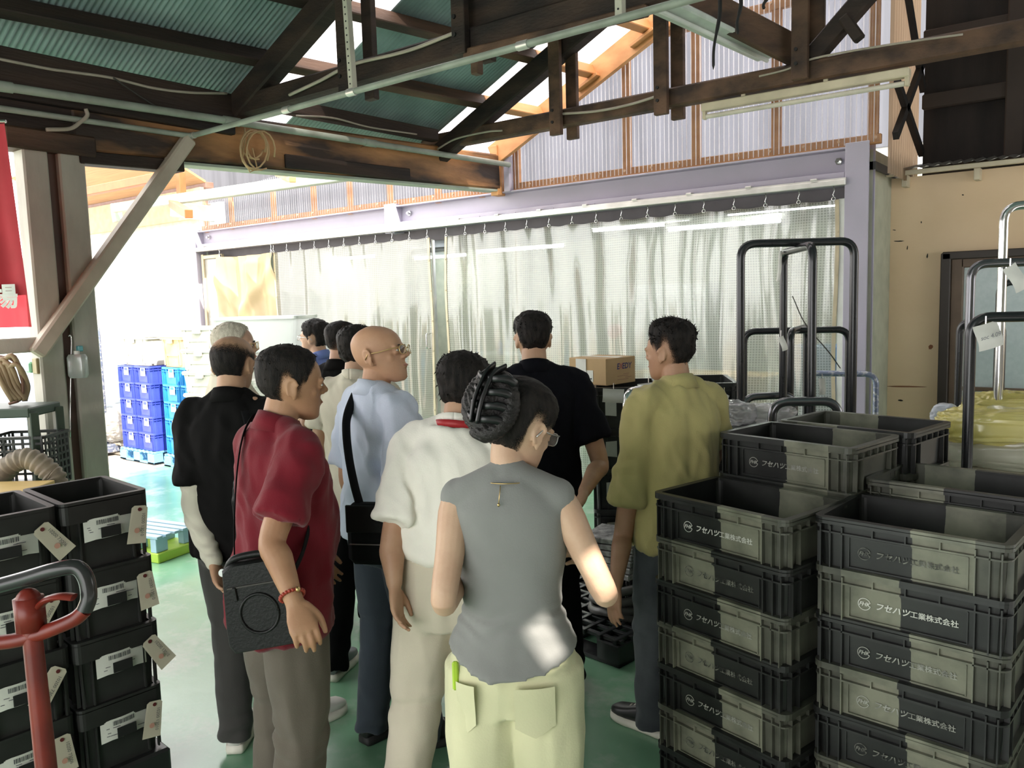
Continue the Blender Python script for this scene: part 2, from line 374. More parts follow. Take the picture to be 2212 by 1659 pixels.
# ---------------------------------------------------------------- gable of corrugated clear sheets
def rake(x): return 3.27+.48*(x+5.05)
def corr(mb, x0, x1, zb, zt, y, pitch=.041, amp=.0085, per=8):
    n = int((x1-x0)/pitch*per); vs = []; fs = []
    for i in range(n+1):
        x = x0+(x1-x0)*i/n; yy = y+amp*math.sin(2*math.pi*x/pitch); vs += [(x, yy, zb(x) if callable(zb) else zb), (x, yy, zt(x) if callable(zt) else zt)]
    for i in range(n): fs.append((2*i, 2*i+2, 2*i+3, 2*i+1))
    return mb.add(vs, fs)
gt = lambda x: rake(x)-.02
w = corr(MB(), -10.30, -5.06, 2.83, lambda x: 3.25+.07*(x+10.3), D-.03); corr(w, -5.04, -1.50, 2.83, gt, D-.03)
struct(w.build('wall_front', sheet_wall, smooth=True), 'gable wall of clear corrugated plastic above the steel beam')
fr = MB()
for z in (2.86, 3.42, 3.98, 4.5): 
    x0 = max(-5.0, -5.05+(z-3.2)/.48)
    fr.box(((x0-1.5)/2, D+.04, z), (-1.5-x0, .045, .07), .003)
fr.box((-7.7, D+.04, 2.86), (5.2, .045, .06)); fr.box((-9.9, D+.04, 3.27), (.8, .045, .06))
for x in (-4.85, -3.62, -2.96, -2.28, -1.56): fr.box((x, D+.045, (2.83+rake(x))/2), (.075, .04, rake(x)-2.86), .003)
for x in (-10.22, -9.62, -8.72, -7.93, -7.28, -6.62, -5.9, -5.3): fr.box((x, D+.045, 3.05), (.07, .04, .5), .003)
struct(fr.build('trim_4', wood_new_and_lit), 'pine girts and studs behind the corrugated gable')
# screws on the gable
sc = MB()
for z in (2.86, 3.42, 3.98):
    for i in range(14):
        x = -4.9+i*.26
        if z < rake(x)-.1: sc.cyl((x, D-.05, z), (x, D-.038, z), .011, 8)
for i in range(18): sc.cyl((-10.1+i*.28, D-.05, 2.86), (-10.1+i*.28, D-.038, 2.86), .011, 8)
struct(sc.build('trim_5', M('screw_caps', (.5, .33, .22), .5)), 'screw caps on the corrugated gable')
# rake board
t = thing('rake_board', 'bright pine board along the sloping top edge of the gable', 'board', (-3.3, D-.06, 4))
wbuild(MB().beam((-5.06, D-.07, rake(-5.06)-.10), (-1.2, D-.07, rake(-1.2)-.10), .05, .21, .004, up=(0, 0, 1)), 'board', wood_new_and_lit, t)
for x in (-4.5, -3.92, -3.37, -2.8): wbuild(MB().beam((x-.11, D-.12, rake(x)-.20), (x+.11, D-.12, rake(x)-.20+.1), .06, .03, .003), 'cleat', wood_new_and_lit, t)
struct(MB().box((-5.02, D-.05, 3.02), (.09, .12, .48), .005).build('trim_6', wood_new_and_lit), 'pine corner post at the end of the eave beam')
struct(MB().box((-4.9, D-.03, 2.98), (.07, .07, .34), .004).build('trim_7', steel_lilac), 'lilac steel stub beside the eave beam')
# right return wall of dirty corrugated plastic + dark boards + beige wall
w = MB(); n = 90
for i in range(n): pass
vs = []; fs = []
for i in range(n+1):
    y = D+.02+1.0*i/n; xx = -1.44+.010*math.sin(2*math.pi*y/.076); vs += [(xx, y, 2.6), (xx, y, 5.0)]
for i in range(n): fs.append((2*i, 2*i+2, 2*i+3, 2*i+1))
struct(MB().add(vs, fs).build('wall_right', sheet_side, smooth=True), 'stained corrugated plastic return wall at the right corner')
br = MB()  # dark bars in place of the diagonal shadows across the sheets
for a, b2 in (((-1.40, D+.02, 4.2), (-1.40, 7.45, 3.35)), ((-1.40, D+.02, 3.25), (-1.40, 7.45, 2.85)), ((-1.40, D+.02, 2.86), (-1.40, 7.45, 3.6))): br.beam(a, b2, .04, .06)
struct(br.build('trim_8', dark_board), 'dark bars drawn in place of diagonal shadows on the stained side wall')
YB = 7.2
struct(MB().box((.6, 7.52, 3.9), (4.0, .05, 2.5)).build('wall_back', dark_board), 'black boarded upper wall at the right')
bw = MB().box((-1.40, YB+.05, 1.32), (.44, .1, 2.64)).box((.9, YB+.05, 2.33), (4.16, .1, .62)).box((1.6, YB+.05, 1.0), (2.6, .1, 2.02))
struct(bw.build('wall_beige', beige), 'scuffed beige wall right of the steel column')
db = MB()
for z in (3.25, 3.75, 4.3): db.box((.5, 7.44, z), (3.8, .06, .12), .01)
for x in (-.75, .4, 1.5): db.box((x, 7.42, 3.9), (.13, .08, 2.4), .01)
struct(db.build('trim_9', M('dark_brown_timber', (.035, .025, .02), .8)), 'dark brown timbers on the dark upper wall')  # beams in a very dark brown tone
cs = MB(); n = 160; vs = []; fs = []
for i in range(n+1):
    x = -1.62+4.2*i/n; z = 2.70+.010*math.sin(2*math.pi*x/.076); vs += [(x, YB-.22, z-.02), (x, YB+.5, z+.10)]
for i in range(n): fs.append((2*i, 2*i+2, 2*i+3, 2*i+1))
t = thing('tin_canopy', 'small corrugated tin canopy on a cream batten above the beige wall', 'canopy', (0, YB-.1, 2.68))
wbuild(MB().add(vs, fs), 'roof_sheet', M('grey_tin', (.13, .13, .12), .5, .3), t, smooth=True)
wbuild(MB().box((.5, YB-.16, 2.655), (4.2, .04, .035), .003), 'batten', M('cream_paint_wood', (.62, .55, .40), .6), t)
for x in (-1.45, -.95, -.45, .1, .65): wbuild(MB().box((x, YB-.06, 2.60), (.04, .12, .09), .003), 'bracket', MATS['cream_paint_wood'], t)
# door in the beige wall
t = thing('door_1', 'brown framed door with frosted pane in the beige wall', 'door', (-.5, YB, 0)); t['kind'] = 'structure'
dfm = M('brown_door_frame', (.15, .10, .065), .5)
wbuild(MB().box((-1.15, YB-.02, 1.0), (.07, .12, 2.04), .006).box((-.45, YB-.02, 2.0), (1.45, .12, .06), .006), 'door_frame', M('dark_door_edge', (.035, .026, .02), .5), t)
wbuild(MB().box((-1.075, YB, 1.0), (.085, .06, 2.0), .006).box((-.4, YB, 1.94), (1.3, .06, .07), .006).box((-.4, YB, .12), (1.3, .06, .2), .006).box((-.4, YB+.005, .96), (1.3, .05, .03), .004), 'door_leaf', dfm, t)
wbuild(MB().box((-.42, YB+.02, 1.05), (1.25, .012, 1.8)), 'door_pane', M('frosted_pane', (.52, .60, .60), .3, col2=(.46, .55, .55), scale=30), t)
# stains on the beige wall
for k, (px, py, l, h, rot, mt_) in enumerate(((1905, 448, .012, .09, .1, 'k'), (1942, 521, .10, .012, .05, 'k'), (2003, 553, .012, .05, .1, 'k'), (1932, 497, .03, .008, .2, 'k'), (1960, 535, .01, .04, .1, 'k'), (2010, 750, .04, .05, .2, 'r'), (1955, 835, .36, .014, -.03, 'r'), (1945, 865, .05, .018, .1, 'k'), (1990, 480, .012, .02, 0, 'k'), (2080, 421, .02, .012, .3, 'k'))):
    p = onp(px, py, 1, YB-.003); T = Matrix.Translation(p) @ Matrix.Rotation(rot, 4, 'Y')
    rn = random.Random(k); m_ = MB(); q = [(math.cos(a)*l/2*rn.uniform(.6, 1), 0, math.sin(a)*h/2*rn.uniform(.6, 1)) for a in [i*2*math.pi/14 for i in range(14)]]
    q2 = [(x, .002, z) for x, y, z in q]
    struct(m_.loft([q, q2], mx=T).build('trim_%d' % (20+k), M('black_scuff', (.03, .025, .02), .8) if mt_ == 'k' else M('rust_stain', (.28, .12, .06), .8)), 'scuff or stain mark on the beige wall', 'stain')
# ---------------------------------------------------------------- lit room behind the curtain
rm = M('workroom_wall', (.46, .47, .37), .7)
rw = MB().box((-6, 11.0, 1.4), (9.0, .1, 2.8)).box((-10.6, 8.8, 1.4), (.1, 4.4, 2.8)).box((-1.62, 8.8, 1.4), (.1, 4.4, 2.8))
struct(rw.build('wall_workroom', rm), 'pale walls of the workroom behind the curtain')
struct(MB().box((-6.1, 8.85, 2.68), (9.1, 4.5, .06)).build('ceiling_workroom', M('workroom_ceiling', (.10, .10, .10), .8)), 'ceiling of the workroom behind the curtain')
tube_m = glow('lit_tube', (.86, .95, 1.0), 55)
def worklamp(px, py, y, l, label):
    p = onp(px, py, 1, y); t = thing('tube_light', label, 'lamp', p, group=None)
    wbuild(MB().box(p+Vector((0, 0, .05)), (l, .10, .05), .006), 'housing', white_pl, t)
    wbuild(MB().cyl(p+Vector((-l/2+.03, 0, 0)), p+Vector((l/2-.03, 0, 0)), .017, 10), 'tube', tube_m, t, smooth=True)
    if p.z < 2.6: wbuild(MB().cyl(p+Vector((-l/3, 0, .07)), p+Vector((-l/3, 0, 2.65-p.z)), .006, 6).cyl(p+Vector((l/3, 0, .07)), p+Vector((l/3, 0, 2.65-p.z)), .006, 6), 'hanger', chrome, t)
worklamp(735, 560, 9.2, 1.7, 'lit tube lamp seen through the left curtain')
worklamp(1120, 538, 8.9, 1.5, 'lit tube lamp left of the others behind the right curtain')
worklamp(1380, 490, 8.6, 1.3, 'lit tube lamp in the middle behind the right curtain')
worklamp(1560, 487, 8.0, 1.25, 'lit tube lamp just right of middle behind the right curtain')
worklamp(1690, 452, 7.6, 1.1, 'lit tube lamp nearest the right column behind the curtain')
worklamp(950, 555, 10.2, 1.2, 'lit tube lamp seen in the open curtain gap')
# shelves & machines seen blurred through the curtain
def simple_unit(name, label, x, y, w, d, h, mt, cat='cabinet'):
    t = thing(name, label, cat, (x, y, 0))
    MB().box((0, 0, h/2), (w, d, h), .01).build('body', mt, t); MB().box((0, -d/2-.01, h*.72), (w*.9, .02, h*.4), .004).build('door_panel', M(mt.name+'_door', tuple(c*.85 for c in mt.node_tree.nodes['Color Ramp'].color_ramp.elements[1].color[:3]), .5), t)
    MB().box((w*.3, -d/2-.03, h*.72), (.02, .03, .12), .003).build('handle', chrome, t)
simple_unit('storage_cabinet', 'blurred blue cabinet behind the right end of the curtain', -2.35, 8.6, .9, .5, 1.2, M('blue_cabinet_paint', (.10, .22, .42), .5))
simple_unit('storage_cabinet', 'blurred tan cabinet low behind the right curtain', -3.5, 7.9, 1.5, .5, .95, M('tan_cabinet_paint', (.62, .42, .18), .5))
simple_unit('storage_cabinet', 'blurred pale grey cabinet behind the middle of the right curtain', -4.6, 9.6, 1.0, .5, 1.9, M('grey_cabinet_paint', (.45, .47, .46), .5))
p = onp(1328, 716, 1, D+.35)
t = thing('red_fan', 'blurred red round fan behind the right curtain', 'fan', (p.x, p.y, 0))
wbuild(MB().cyl(p+Vector((0, -.03, 0)), p+Vector((0, .03, 0)), .07, 20), 'guard', M('red_enamel', (.6, .06, .04), .4), t, smooth=True, angle=40)
wbuild(MB().cyl((p.x, p.y, 0.02), p, .015, 10).cyl((p.x, p.y, 0), (p.x, p.y, .03), .14, 20), 'stand', chrome, t, smooth=True, angle=40)
# table with bottle in the gap
t = thing('work_table', 'dark topped work table inside the curtain gap', 'table', (-6.75, 8.6, 0))
wbuild(MB().box((-6.75, 8.6, 1.02), (1.3, .6, .05), .005), 'tabletop', white_pl, t)
for dx in (-.55, .55):
    for dy in (-.25, .25): wbuild(MB().box((-6.75+dx, 8.6+dy, .5), (.05, .05, 1.0), .004), 'leg', dark_board, t)
t = thing('plastic_bottle', 'blue capped bottle on the work table inside the gap', 'bottle', (-6.62, 8.45, 1.045))
MB().loft([[(r*math.cos(a*.5236), r*math.sin(a*.5236), z) for a in range(12)] for r, z in ((.03, 0), (.034, .01), (.034, .13), (.015, .17), (.013, .19))]).build('bottle_body', M('blue_bottle', (.12, .2, .5), .2), t, smooth=True)
MB().cyl((0, 0, .19), (0, 0, .215), .016, 12).build('cap', white_pl, t)
# ---------------------------------------------------------------- roof
RX = -1.25
def roofsheet(y0, y1, off=0, pitch=.036, amp=.007, x0=-5.45, x1=RX, flip=False):
    n = int((y1-y0)/pitch*6); vs = []; fs = []
    for i in range(n+1):
        y = y0+(y1-y0)*i/n; a = amp*math.sin(2*math.pi*y/pitch)
        for x in (x0, x1): vs.append((x, y, (rake(x) if not flip else rake(RX)-.42*(x-RX))+a+off))
    for i in range(n): fs.append((2*i, 2*i+2, 2*i+3, 2*i+1))
    return MB().add(vs, fs)
struct(roofsheet(-3.0, 3.62).build('ceiling', tin, smooth=True), 'dark green corrugated tin roof over the near bay', 'roof')
struct(roofsheet(4.12, 5.62).build('ceiling_middle', tin, smooth=True), 'dark green corrugated tin roof over the middle bay', 'roof')
struct(roofsheet(3.58, 4.16, .012).build('window_1', sheet_roof, smooth=True), 'clear corrugated skylight strip beyond the near truss', 'skylight')
struct(roofsheet(5.58, 6.56, .012).build('window_2', sheet_roof, smooth=True), 'clear corrugated skylight strip beside the gable', 'skylight')
# right slope: unseen, two holes added to throw sun patches on the woman
def holeat(px, py, d):                  # where the sun ray through a lit spot meets the right slope
    p = at(px, py, d); t_ = 0
    for _ in range(80): q = p+SUN*t_; t_ += .3*((rake(RX)-.42*(q.x-RX))-q.z)
    return q
HO = [(holeat(1292, 1245, 2.00), .05, .035), (holeat(1195, 1368, 1.97), .05, .030)]
xs = sorted([RX, 4.6]+[h.x+s_*a for h, a, b_ in HO for s_ in (-1, 1)]); ys = sorted([-3.0, 8.0]+[h.y+s_*b_ for h, a, b_ in HO for s_ in (-1, 1)])
m_ = MB(); zr = lambda x: rake(RX)-.42*(x-RX)
for x0, x1 in zip(xs, xs[1:]):
    for y0, y1 in zip(ys, ys[1:]):
        if any(abs((x0+x1)/2-h.x) < a and abs((y0+y1)/2-h.y) < b_ for h, a, b_ in HO): continue
        m_.add([(x0, y0, zr(x0)), (x1, y0, zr(x1)), (x1, y1, zr(x1)), (x0, y1, zr(x0))], [(0, 1, 2, 3)])
struct(m_.build('ceiling_right', tin), 'dark tin roof slope on the right with two unseen holes added for sun patches', 'roof')
# purlins
def bar(name, label, cat, a, b_, w, h, mt, group=None, bv=.006, up=(0, 0, 1)):
    o = MB().beam(a, b_, w, h, bv, up).build(name, mt); return tag(o, label, cat, group)
SL = Vector((.48, 0, -1)).normalized()
for k, (xa, xb, w) in enumerate(((-4.74, -4.46, 'lowest'), (-4.25, -3.89, 'second lowest'), (-3.73, -3.34, 'third lowest'), (-3.2, -2.76, 'fourth lowest'), (-2.65, -2.2, 'fifth lowest'))):
    for (y0, y1, mt, wh) in ((-5, 3.5, wood_dark, 'near bay'), (3.5, 5.62, wood_mid, 'middle bay'), (5.62, 6.46, wood_new_and_lit, 'bay by the gable')):  # same purlins, coloured brighter in the bays where skylight falls
        X = lambda y: xa+(xb-xa)*(y-2)/4.5
        xs, xe = X(y0), X(y1)
        bar('roof_purlin', f'{w} roof purlin in the {wh}, {"coloured as lit by skylight" if mt is wood_new_and_lit else "old dark timber"}', 'purlin', (xs, y0, rake(xs)-.07), (xe, y1, rake(xe)-.07), .075, .105, mt, up=(-.43, 0, .9))
# rafters and trusses
def truss(y, zc, label, side):
    t = thing('roof_truss', label, 'truss', (-5, y, zc))
    wbuild(MB().beam((-5.25, y, rake(-5.25)-.21), (RX, y, rake(RX)-.21), .12, .16, .012), 'rafter', wood_dark, t)
    wbuild(MB().beam((-5.2, y, zc), (3.4, y, zc), .10, .135, .012), 'bottom_chord', wood_mid if side else wood_dark, t)
    return t
t1 = truss(3.46, 3.115, 'near dark roof truss crossing the top of the picture', 0)
t2 = truss(5.60, 3.185, 'far roof truss with hanging posts in front of the clear gable', 1)
def post_(t, px, pyb, y, w, mt, dbl=True, top=None):
    p = onp(px, pyb, 1, y); zt = min(rake(p.x)-.12, 4.6) if top is None else top
    wbuild(MB().box((p.x, y, (p.z+zt)/2), (w, .045, zt-p.z), .004), 'hanging_post', mt, t)
    if dbl: wbuild(MB().box((p.x+.06, y+.15, (p.z+zt)/2-.02), (w*.95, .045, zt-p.z), .004), 'hanging_post', mt, t)
    for dz in (.10, .19): wbuild(MB().cyl((p.x-.02, y-.032, p.z+dz), (p.x-.02, y-.02, p.z+dz), .012, 8), 'bolt', black_rub, t)
for px, pyb in ((1202, 292), (1429, 248), (1728, 172)): post_(t2, px, pyb, 5.50, .105, wood_mid)
a, b_ = onp(1752, 128, 1, 5.6), onp(1880, -20, 1, 5.6)
wbuild(MB().beam(a, b_, .1, .12, .01), 'strut', wood_dark, t2)
a, b_ = onp(1822, 36, 1, 5.55), onp(1858, 86, 1, 5.55); wbuild(MB().beam(a, b_, .06, .07, .01), 'wood_block', wood_dark, t2)
for px, pyb in ((748, 203), (996, 118)): post_(t1, px, pyb, 3.38, .09, wood_dark, True)
a, b_ = onp(990, 62, 1, 3.5), onp(1460, -80, 1, 3.5)
wbuild(MB().beam(a+Vector((0, 0, .10)), b_+Vector((0, 0, .10)), .08, .30, .01), 'gusset_plank', wood_dark, t1)
a, b_ = onp(1005, 118, 1, 3.40), onp(1400, 22, 1, 3.40); wbuild(MB().beam(a, b_, .05, .05, .008), 'brown_batten', wood_mid, t1)
a, b_ = onp(1030, 140, 1, 3.36), onp(1048, 118, 1, 3.36); wbuild(MB().box(a, (.05, .05, .10), .006), 'wood_block', wood_mid, t1)
# split board above the lamp
a, b_ = onp(1480, -12, 2, 3.62), onp(1720, 112, 2, 3.34)
tag(MB().beam(a, b_, .05, .20, .008).build('split_plank', wood_mid), 'split brown plank leaning above the white lamp casing', 'board')
# eave beam
t = thing('eave_beam', 'long scarred brown beam along the open side ending at the gable', 'beam', (XE, 4, 2.9))
wbuild(MB().beam((XE, 2.35, 2.865), (XE, 6.43, 3.005), .16, .335, .015), 'beam', wood_beam, t)
wbuild(MB().beam((XE, -2.9, 2.86), (XE, 2.55, 2.86), .14, .20, .015), 'beam_extension', wood_dark, t)
wbuild(MB().beam((XE+.02, 2.38, 2.665), (XE+.02, 3.05, 2.685), .12, .075, .006), 'lower_plank', wood_dark, t)
wbuild(MB().beam((XE+.06, 3.85, 2.81), (XE+.06, 5.15, 2.845), .08, .10, .006), 'lower_plank', wood_dark, t)
wbuild(MB().beam((XE, 2.5, 2.685), (XE, 6.43, 2.828), .14, .018), 'pale_underside', M('pale_green_paint', (.42, .48, .40), .6), t)
bar('wall_plate', 'black timber plate under the lower edge of the tin roof', 'beam', (-4.97, -2.9, 3.065), (-4.97, 3.42, 3.065), .10, .27, wood_dark)  # same dark timber as the trusses
bar('wall_plate', 'short black timber plate between the two trusses', 'beam', (-4.97, 3.6, 3.20), (-4.97, 5.5, 3.22), .09, .10, wood_dark)
# posts, brace
t = thing('double_post', 'weathered grey and rust brown double post at the open left side', 'post', (XE, 2.2, 0))
ya, yb_, yc = onp(80, 500, 0, XE).y, onp(118, 500, 0, XE).y, onp(150, 500, 0, XE).y
wbuild(MB().box((XE, ya, 1.36), (.13, .135, 2.72), .01), 'steel_post', conc, t)
wbuild(MB().box((XE-.03, yb_, 1.34), (.10, .10, 2.68), .006), 'rusty_web', rust, t)
wbuild(MB().box((XE, yc+.02, 1.34), (.13, .15, 2.68), .01), 'steel_post', conc, t)
wbuild(MB().box((XE+.005, (ya+yc)/2, 2.73), (.17, .50, .12), .01), 'cap_plate', wood_mid, t)
a, b_ = onp(408, 300, 0, XE+.10), onp(78, 765, 0, XE+.10)
tag(MB().beam(a, b_, .085, .085, .012).build('diagonal_brace', M('brace_paint', (.52, .46, .37), .6, col2=(.36, .30, .24), scale=3)), 'weathered diagonal brace from the double post to the eave beam', 'brace')
a = onp(-60, 752, 0, XE+.04); b_ = onp(100, 752, 0, XE+.04)
tag(MB().beam((XE+.04, a.y, a.z), (XE+.04, b_.y, a.z), .08, .085, .006).build('guard_rail', conc), 'horizontal steel rail left of the double post', 'rail')
# pipes along the eave and truss
def pipe(name, label, pts, r, mt=pvc, cat='pipe'): return tag(MB().tube(rounded(pts, .05), r, 10).build(name, mt, smooth=True, angle=60), label, cat)
t = thing('drain_pipe', 'thick grey green plastic pipe running along the eave beam to the gable', 'pipe', (XE+.15, 4, 3))
PX = XE+.19; pq = [onp(x, y, 0, PX) for x, y in ((0, 186), (500, 262), (800, 309), (1100, 356))]; pq = [pq[0]*2-pq[1]]+pq
wbuild(MB().tube(pq, .025, 12), 'pipe', pvc, t, smooth=True, angle=60)
for q in (pq[1], pq[2], pq[3]): wbuild(MB().cyl(q-(pq[4]-pq[1]).normalized()*.06, q+(pq[4]-pq[1]).normalized()*.06, .030, 12), 'coupling', pvc, t, smooth=True, angle=40); wbuild(MB().cyl(q, (XE+.07, q.y, q.z-.02), .006, 8), 'clamp', chrome, t)
c1 = onp(412, 294, 0, XE+.12)
t = thing('conduit', 'thin grey conduit turning from the eave beam along the near truss', 'pipe', c1)
e1 = onp(1560, -20, 1, c1.y)
wbuild(MB().tube(rounded([(XE+.12, -2.9, c1.z-.06), c1, e1], .06), .017, 10), 'pipe', pvc, t, smooth=True, angle=60)
for px, py in ((620, 240), (1130, 108), (760, 204), (415, 293)):
    p = onp(px, py, 1, c1.y); u = (e1-c1).normalized(); p = c1+u*((p-c1).dot(u)); wbuild(MB().cyl(p-u*.03, p+u*.03, .021, 10), 'coupling', alu, t, smooth=True, angle=40)
# slotted hanging angle bars
slot = M('pale_slotted_angle', (.60, .58, .48), .45, .2)
for px0, px1, y0, y1, lab in ((742, 758, -30, 196, 'slotted cream angle bar hanging from the near truss at left'), (1335, 1336, -30, 44, 'short slotted cream angle bar hanging near the lamp casing')):
    a, b_ = onp(px0, y0, 1, c1.y+.03), onp(px1, y1, 1, c1.y+.03)
    t = thing('slotted_angle', lab, 'hanger', b_); m_ = MB().beam(a, b_, .032, .003, 0, up=(0, 1, 0)); wbuild(m_.beam(a+Vector((.016, .016, 0)), b_+Vector((.016, .016, 0)), .003, .032, 0, up=(0, 1, 0)), 'angle', slot, t)
    m_ = MB(); N = int((a-b_).length/.035)
    for k in range(1, N): q = a+(b_-a)*(k/N); m_.cyl(q+Vector((0, -.003, 0)), q+Vector((0, -.0012, 0)), .005, 6)
    wbuild(m_, 'slots', black_rub, t)
# lamps
t = thing('batten_lamp', 'white unlit fluorescent casing hanging under the roof at upper right', 'lamp', onp(1530, 70, 2, 3.42))
a, b_ = onp(1415, 5, 2, 3.46), onp(1662, 122, 2, 3.40); u = (b_-a).normalized(); 
wbuild(MB().beam(a, b_, .19, .035, .008), 'reflector', M('white_reflector', (.62, .68, .62), .4), t); wbuild(MB().beam(a+Vector((0, 0, .035)), b_+Vector((0, 0, .035)), .08, .05, .01), 'housing', M('grey_housing', (.45, .5, .48), .4), t)
wbuild(MB().cyl(a+u*.03-Vector((0, 0, .035)), b_-u*.03-Vector((0, 0, .035)), .015, 10), 'tube', white_pl, t, smooth=True, angle=40)
a, b_ = onp(1518, 234, 1, 5.58), onp(1966, 156, 1, 5.58)
t = thing('batten_lamp', 'cream fluorescent batten with one tube under the far truss', 'lamp', (a+b_)/2)
u = (b_-a).normalized()
wbuild(MB().beam(a, b_, .07, .055, .006), 'housing', cream_pl, t)
wbuild(MB().cyl(a+u*.02-Vector((0, .0, .062)), b_-u*.03-Vector((0, 0, .062)), .0165, 12), 'tube', M('unlit_tube', (.66, .62, .52), .25), t, smooth=True, angle=40)
for q in (a+u*.3, b_-u*.5): wbuild(MB().box((q.x, q.y, (q.z+3.13)/2), (.03, .02, 3.13-q.z), .002), 'hanger', cream_pl, t)
for q in (a+u*.015, b_-u*.015): wbuild(MB().box(q-Vector((0, 0, .05)), (.025, .04, .06), .004), 'lamp_holder', cream_pl, t)
# cables
def cable(label, pts, r=.006, mt=cable_m, n=8, name='cable'): return tag(MB().tube(smooth_path(pts, n), r, 6).build(name, mt, smooth=True), label, 'cable')
X1 = XE+.14
cable('grey cable sagging along the black plate at upper left', [(X1, 1.2, 3.13), onp(60, 140, 0, X1), onp(150, 155, 0, X1), onp(240, 168, 0, X1), onp(330, 190, 0, X1), onp(410, 200, 0, X1), onp(490, 202, 0, X1)], .009)
cable('thin dark wire crossing in front of the thick pipe', [onp(245, 168, 0, X1+.02), onp(290, 200, 0, X1+.02), onp(340, 232, 0, X1+.02)], .005, cable_d)
cable('grey cable draped on top of the far truss chord at left', [onp(945, 322, 1, 5.5), onp(985, 300, 1, 5.5), onp(1050, 285, 1, 5.5), onp(1085, 282, 1, 5.5)], .008)
cable('grey cable sagging between the two hanging posts', [onp(1215, 246, 1, 5.52), onp(1290, 240, 1, 5.52), onp(1360, 226, 1, 5.52), onp(1425, 206, 1, 5.52)], .010)
cable('grey cable rising along the right part of the far truss', [onp(1640, 165, 1, 5.52), onp(1700, 150, 1, 5.52), onp(1760, 126, 1, 5.52), onp(1900, 100, 1, 5.52), onp(2080, 74, 1, 5.52)], .007)
cable('pale cable draped over the near truss chord', [onp(625, 205, 1, 3.38), onp(690, 175, 1, 3.38), onp(760, 140, 1, 3.38), onp(880, 110, 1, 3.38), onp(985, 70, 1, 3.38)], .010)
cable('pale cable along the roof edge beyond the near truss', [onp(640, 250, 0, XE+.2), onp(720, 255, 0, XE+.2), onp(800, 275, 0, XE+.2), onp(900, 290, 0, XE+.2)], .007)
cable('looped white cable where the pipe turns at the left beam', [onp(185, 235, 0, X1), onp(188, 250, 0, X1), onp(172, 265, 0, X1), onp(150, 278, 0, X1), onp(100, 280, 0, X1)], .012)
rn = random.Random(4)
m_ = MB()
for k in range(5):
    cx, cy = 553+rn.uniform(-12, 12), 318+rn.uniform(-8, 10); rx, ry = rn.uniform(18, 34), rn.uniform(28, 46); p0 = rn.uniform(0, 6)
    m_.tube([onp(cx+rx*math.cos(p0+i*.42), cy+ry*math.sin(p0+i*.42), 0, XE+.13+.01*k) for i in range(14)], .006, 6)
m_.tube([onp(528, 276, 0, XE+.14), onp(530, 300, 0, XE+.14), onp(524, 340, 0, XE+.14), onp(540, 372, 0, XE+.14), onp(556, 365, 0, XE+.14), onp(545, 320, 0, XE+.14)], .005, 6)
tag(m_.build('cable_coil', M('yellowed_cable', (.55, .38, .2), .5), smooth=True), 'coil of yellowed cable hanging on the scarred eave beam', 'cable')
for k, (px, l) in enumerate(((1555, 150), (1598, 75), (1655, 20))):
    a = onp(px, -15, 1, 4.6); b_ = onp(px-(14 if k == 0 else 4), l, 1, 4.6)
    tag(MB().tube(smooth_path([a, a+(b_-a)*.3+Vector((.01, 0, 0)), a+(b_-a)*.7+Vector((-.008, 0, 0)), b_], 5), [.012]*8+[.009]*7+[.002], 6).build('tape_strip', black_rub, smooth=True), ('long torn black tape strip hanging beside the white lamp casing', 'shorter torn black tape strip right of the long one', 'short torn tape strip near the top right post')[k], 'tape')
# ---------------------------------------------------------------- walls around the rest of the hall (behind the camera)
hw = M('hall_rear_wall', (.36, .33, .29), .8)
struct(MB().box((-4.4, -3.0, 2), (1.8, .1, 4)).box((1.95, -3.0, 2), (1.5, .1, 4)).box((-1.1, -3.0, 3.7), (5.0, .1, 1.5)).build('wall_rear', hw), 'unseen rear wall of the hall, its wide doorway sized to limit fill light')  # out of view, added to cut the fill; doorway lets some in
struct(MB().box((2.75, -.4, 1.6), (.1, 9.4, 3.2)).box((2.75, 5.7, .7), (.1, 2.9, 1.4)).box((2.75, 5.7, 3.1), (.1, 2.9, .2)).build('wall_side', hw), 'unseen side wall of the hall with an opening added to light the beige wall')  # opening added so daylight reaches the beige wall
# ---------------------------------------------------------------- outside lean-to on the left
pg = MATS['pale_green_paint']
def obar(name, label, x0, y0, x1, y1, yy, w, h, mt): 
    a, b_ = onp(x0, y0, 1, yy), onp(x1, y1, 1, yy); return bar(name, label, 'beam', a, b_, w, h, mt)
lt = thing('lean_to_frame', 'pale green and orange timber lean-to frame outside above the open side', 'frame', onp(400, 420, 1, 5.9))
def lpart(name, x0, y0, d0, x1, y1, d1, w, h, mt, up=(0, 0, 1)): wbuild(MB().beam(onp(x0, y0, 1, d0), onp(x1, y1, 1, d1), w, h, .006, up), name, mt, lt)
lpart('green_beam', 246, 450, 5.9, 790, 372, 5.9, .10, .12, pg); lpart('orange_beam', 120, 428, 5.7, 350, 382, 5.7, .10, .11, wood_red); lpart('green_beam', 376, 452, 6.2, 456, 462, 6.2, .12, .2, pg)
lpart('joist', 372, 440, 5.9, 408, 462, 5.4, .09, .10, wood_red); lpart('joist', 600, 375, 6.1, 632, 388, 5.6, .07, .06, wood_new_and_lit)
lpart('green_post', 250, 446, 6.0, 255, 480, 6.0, .11, .11, pg, (0, 1, 0)); lpart('orange_post', 390, 372, 5.95, 392, 420, 5.95, .09, .09, wood_red, (0, 1, 0))
a = onp(128, 426, 1, 5.7); wbuild(MB().beam((a.x, a.y, 0), (a.x, a.y, a.z), .1, .1, .006, (0, 1, 0)), 'orange_post', wood_red, lt)
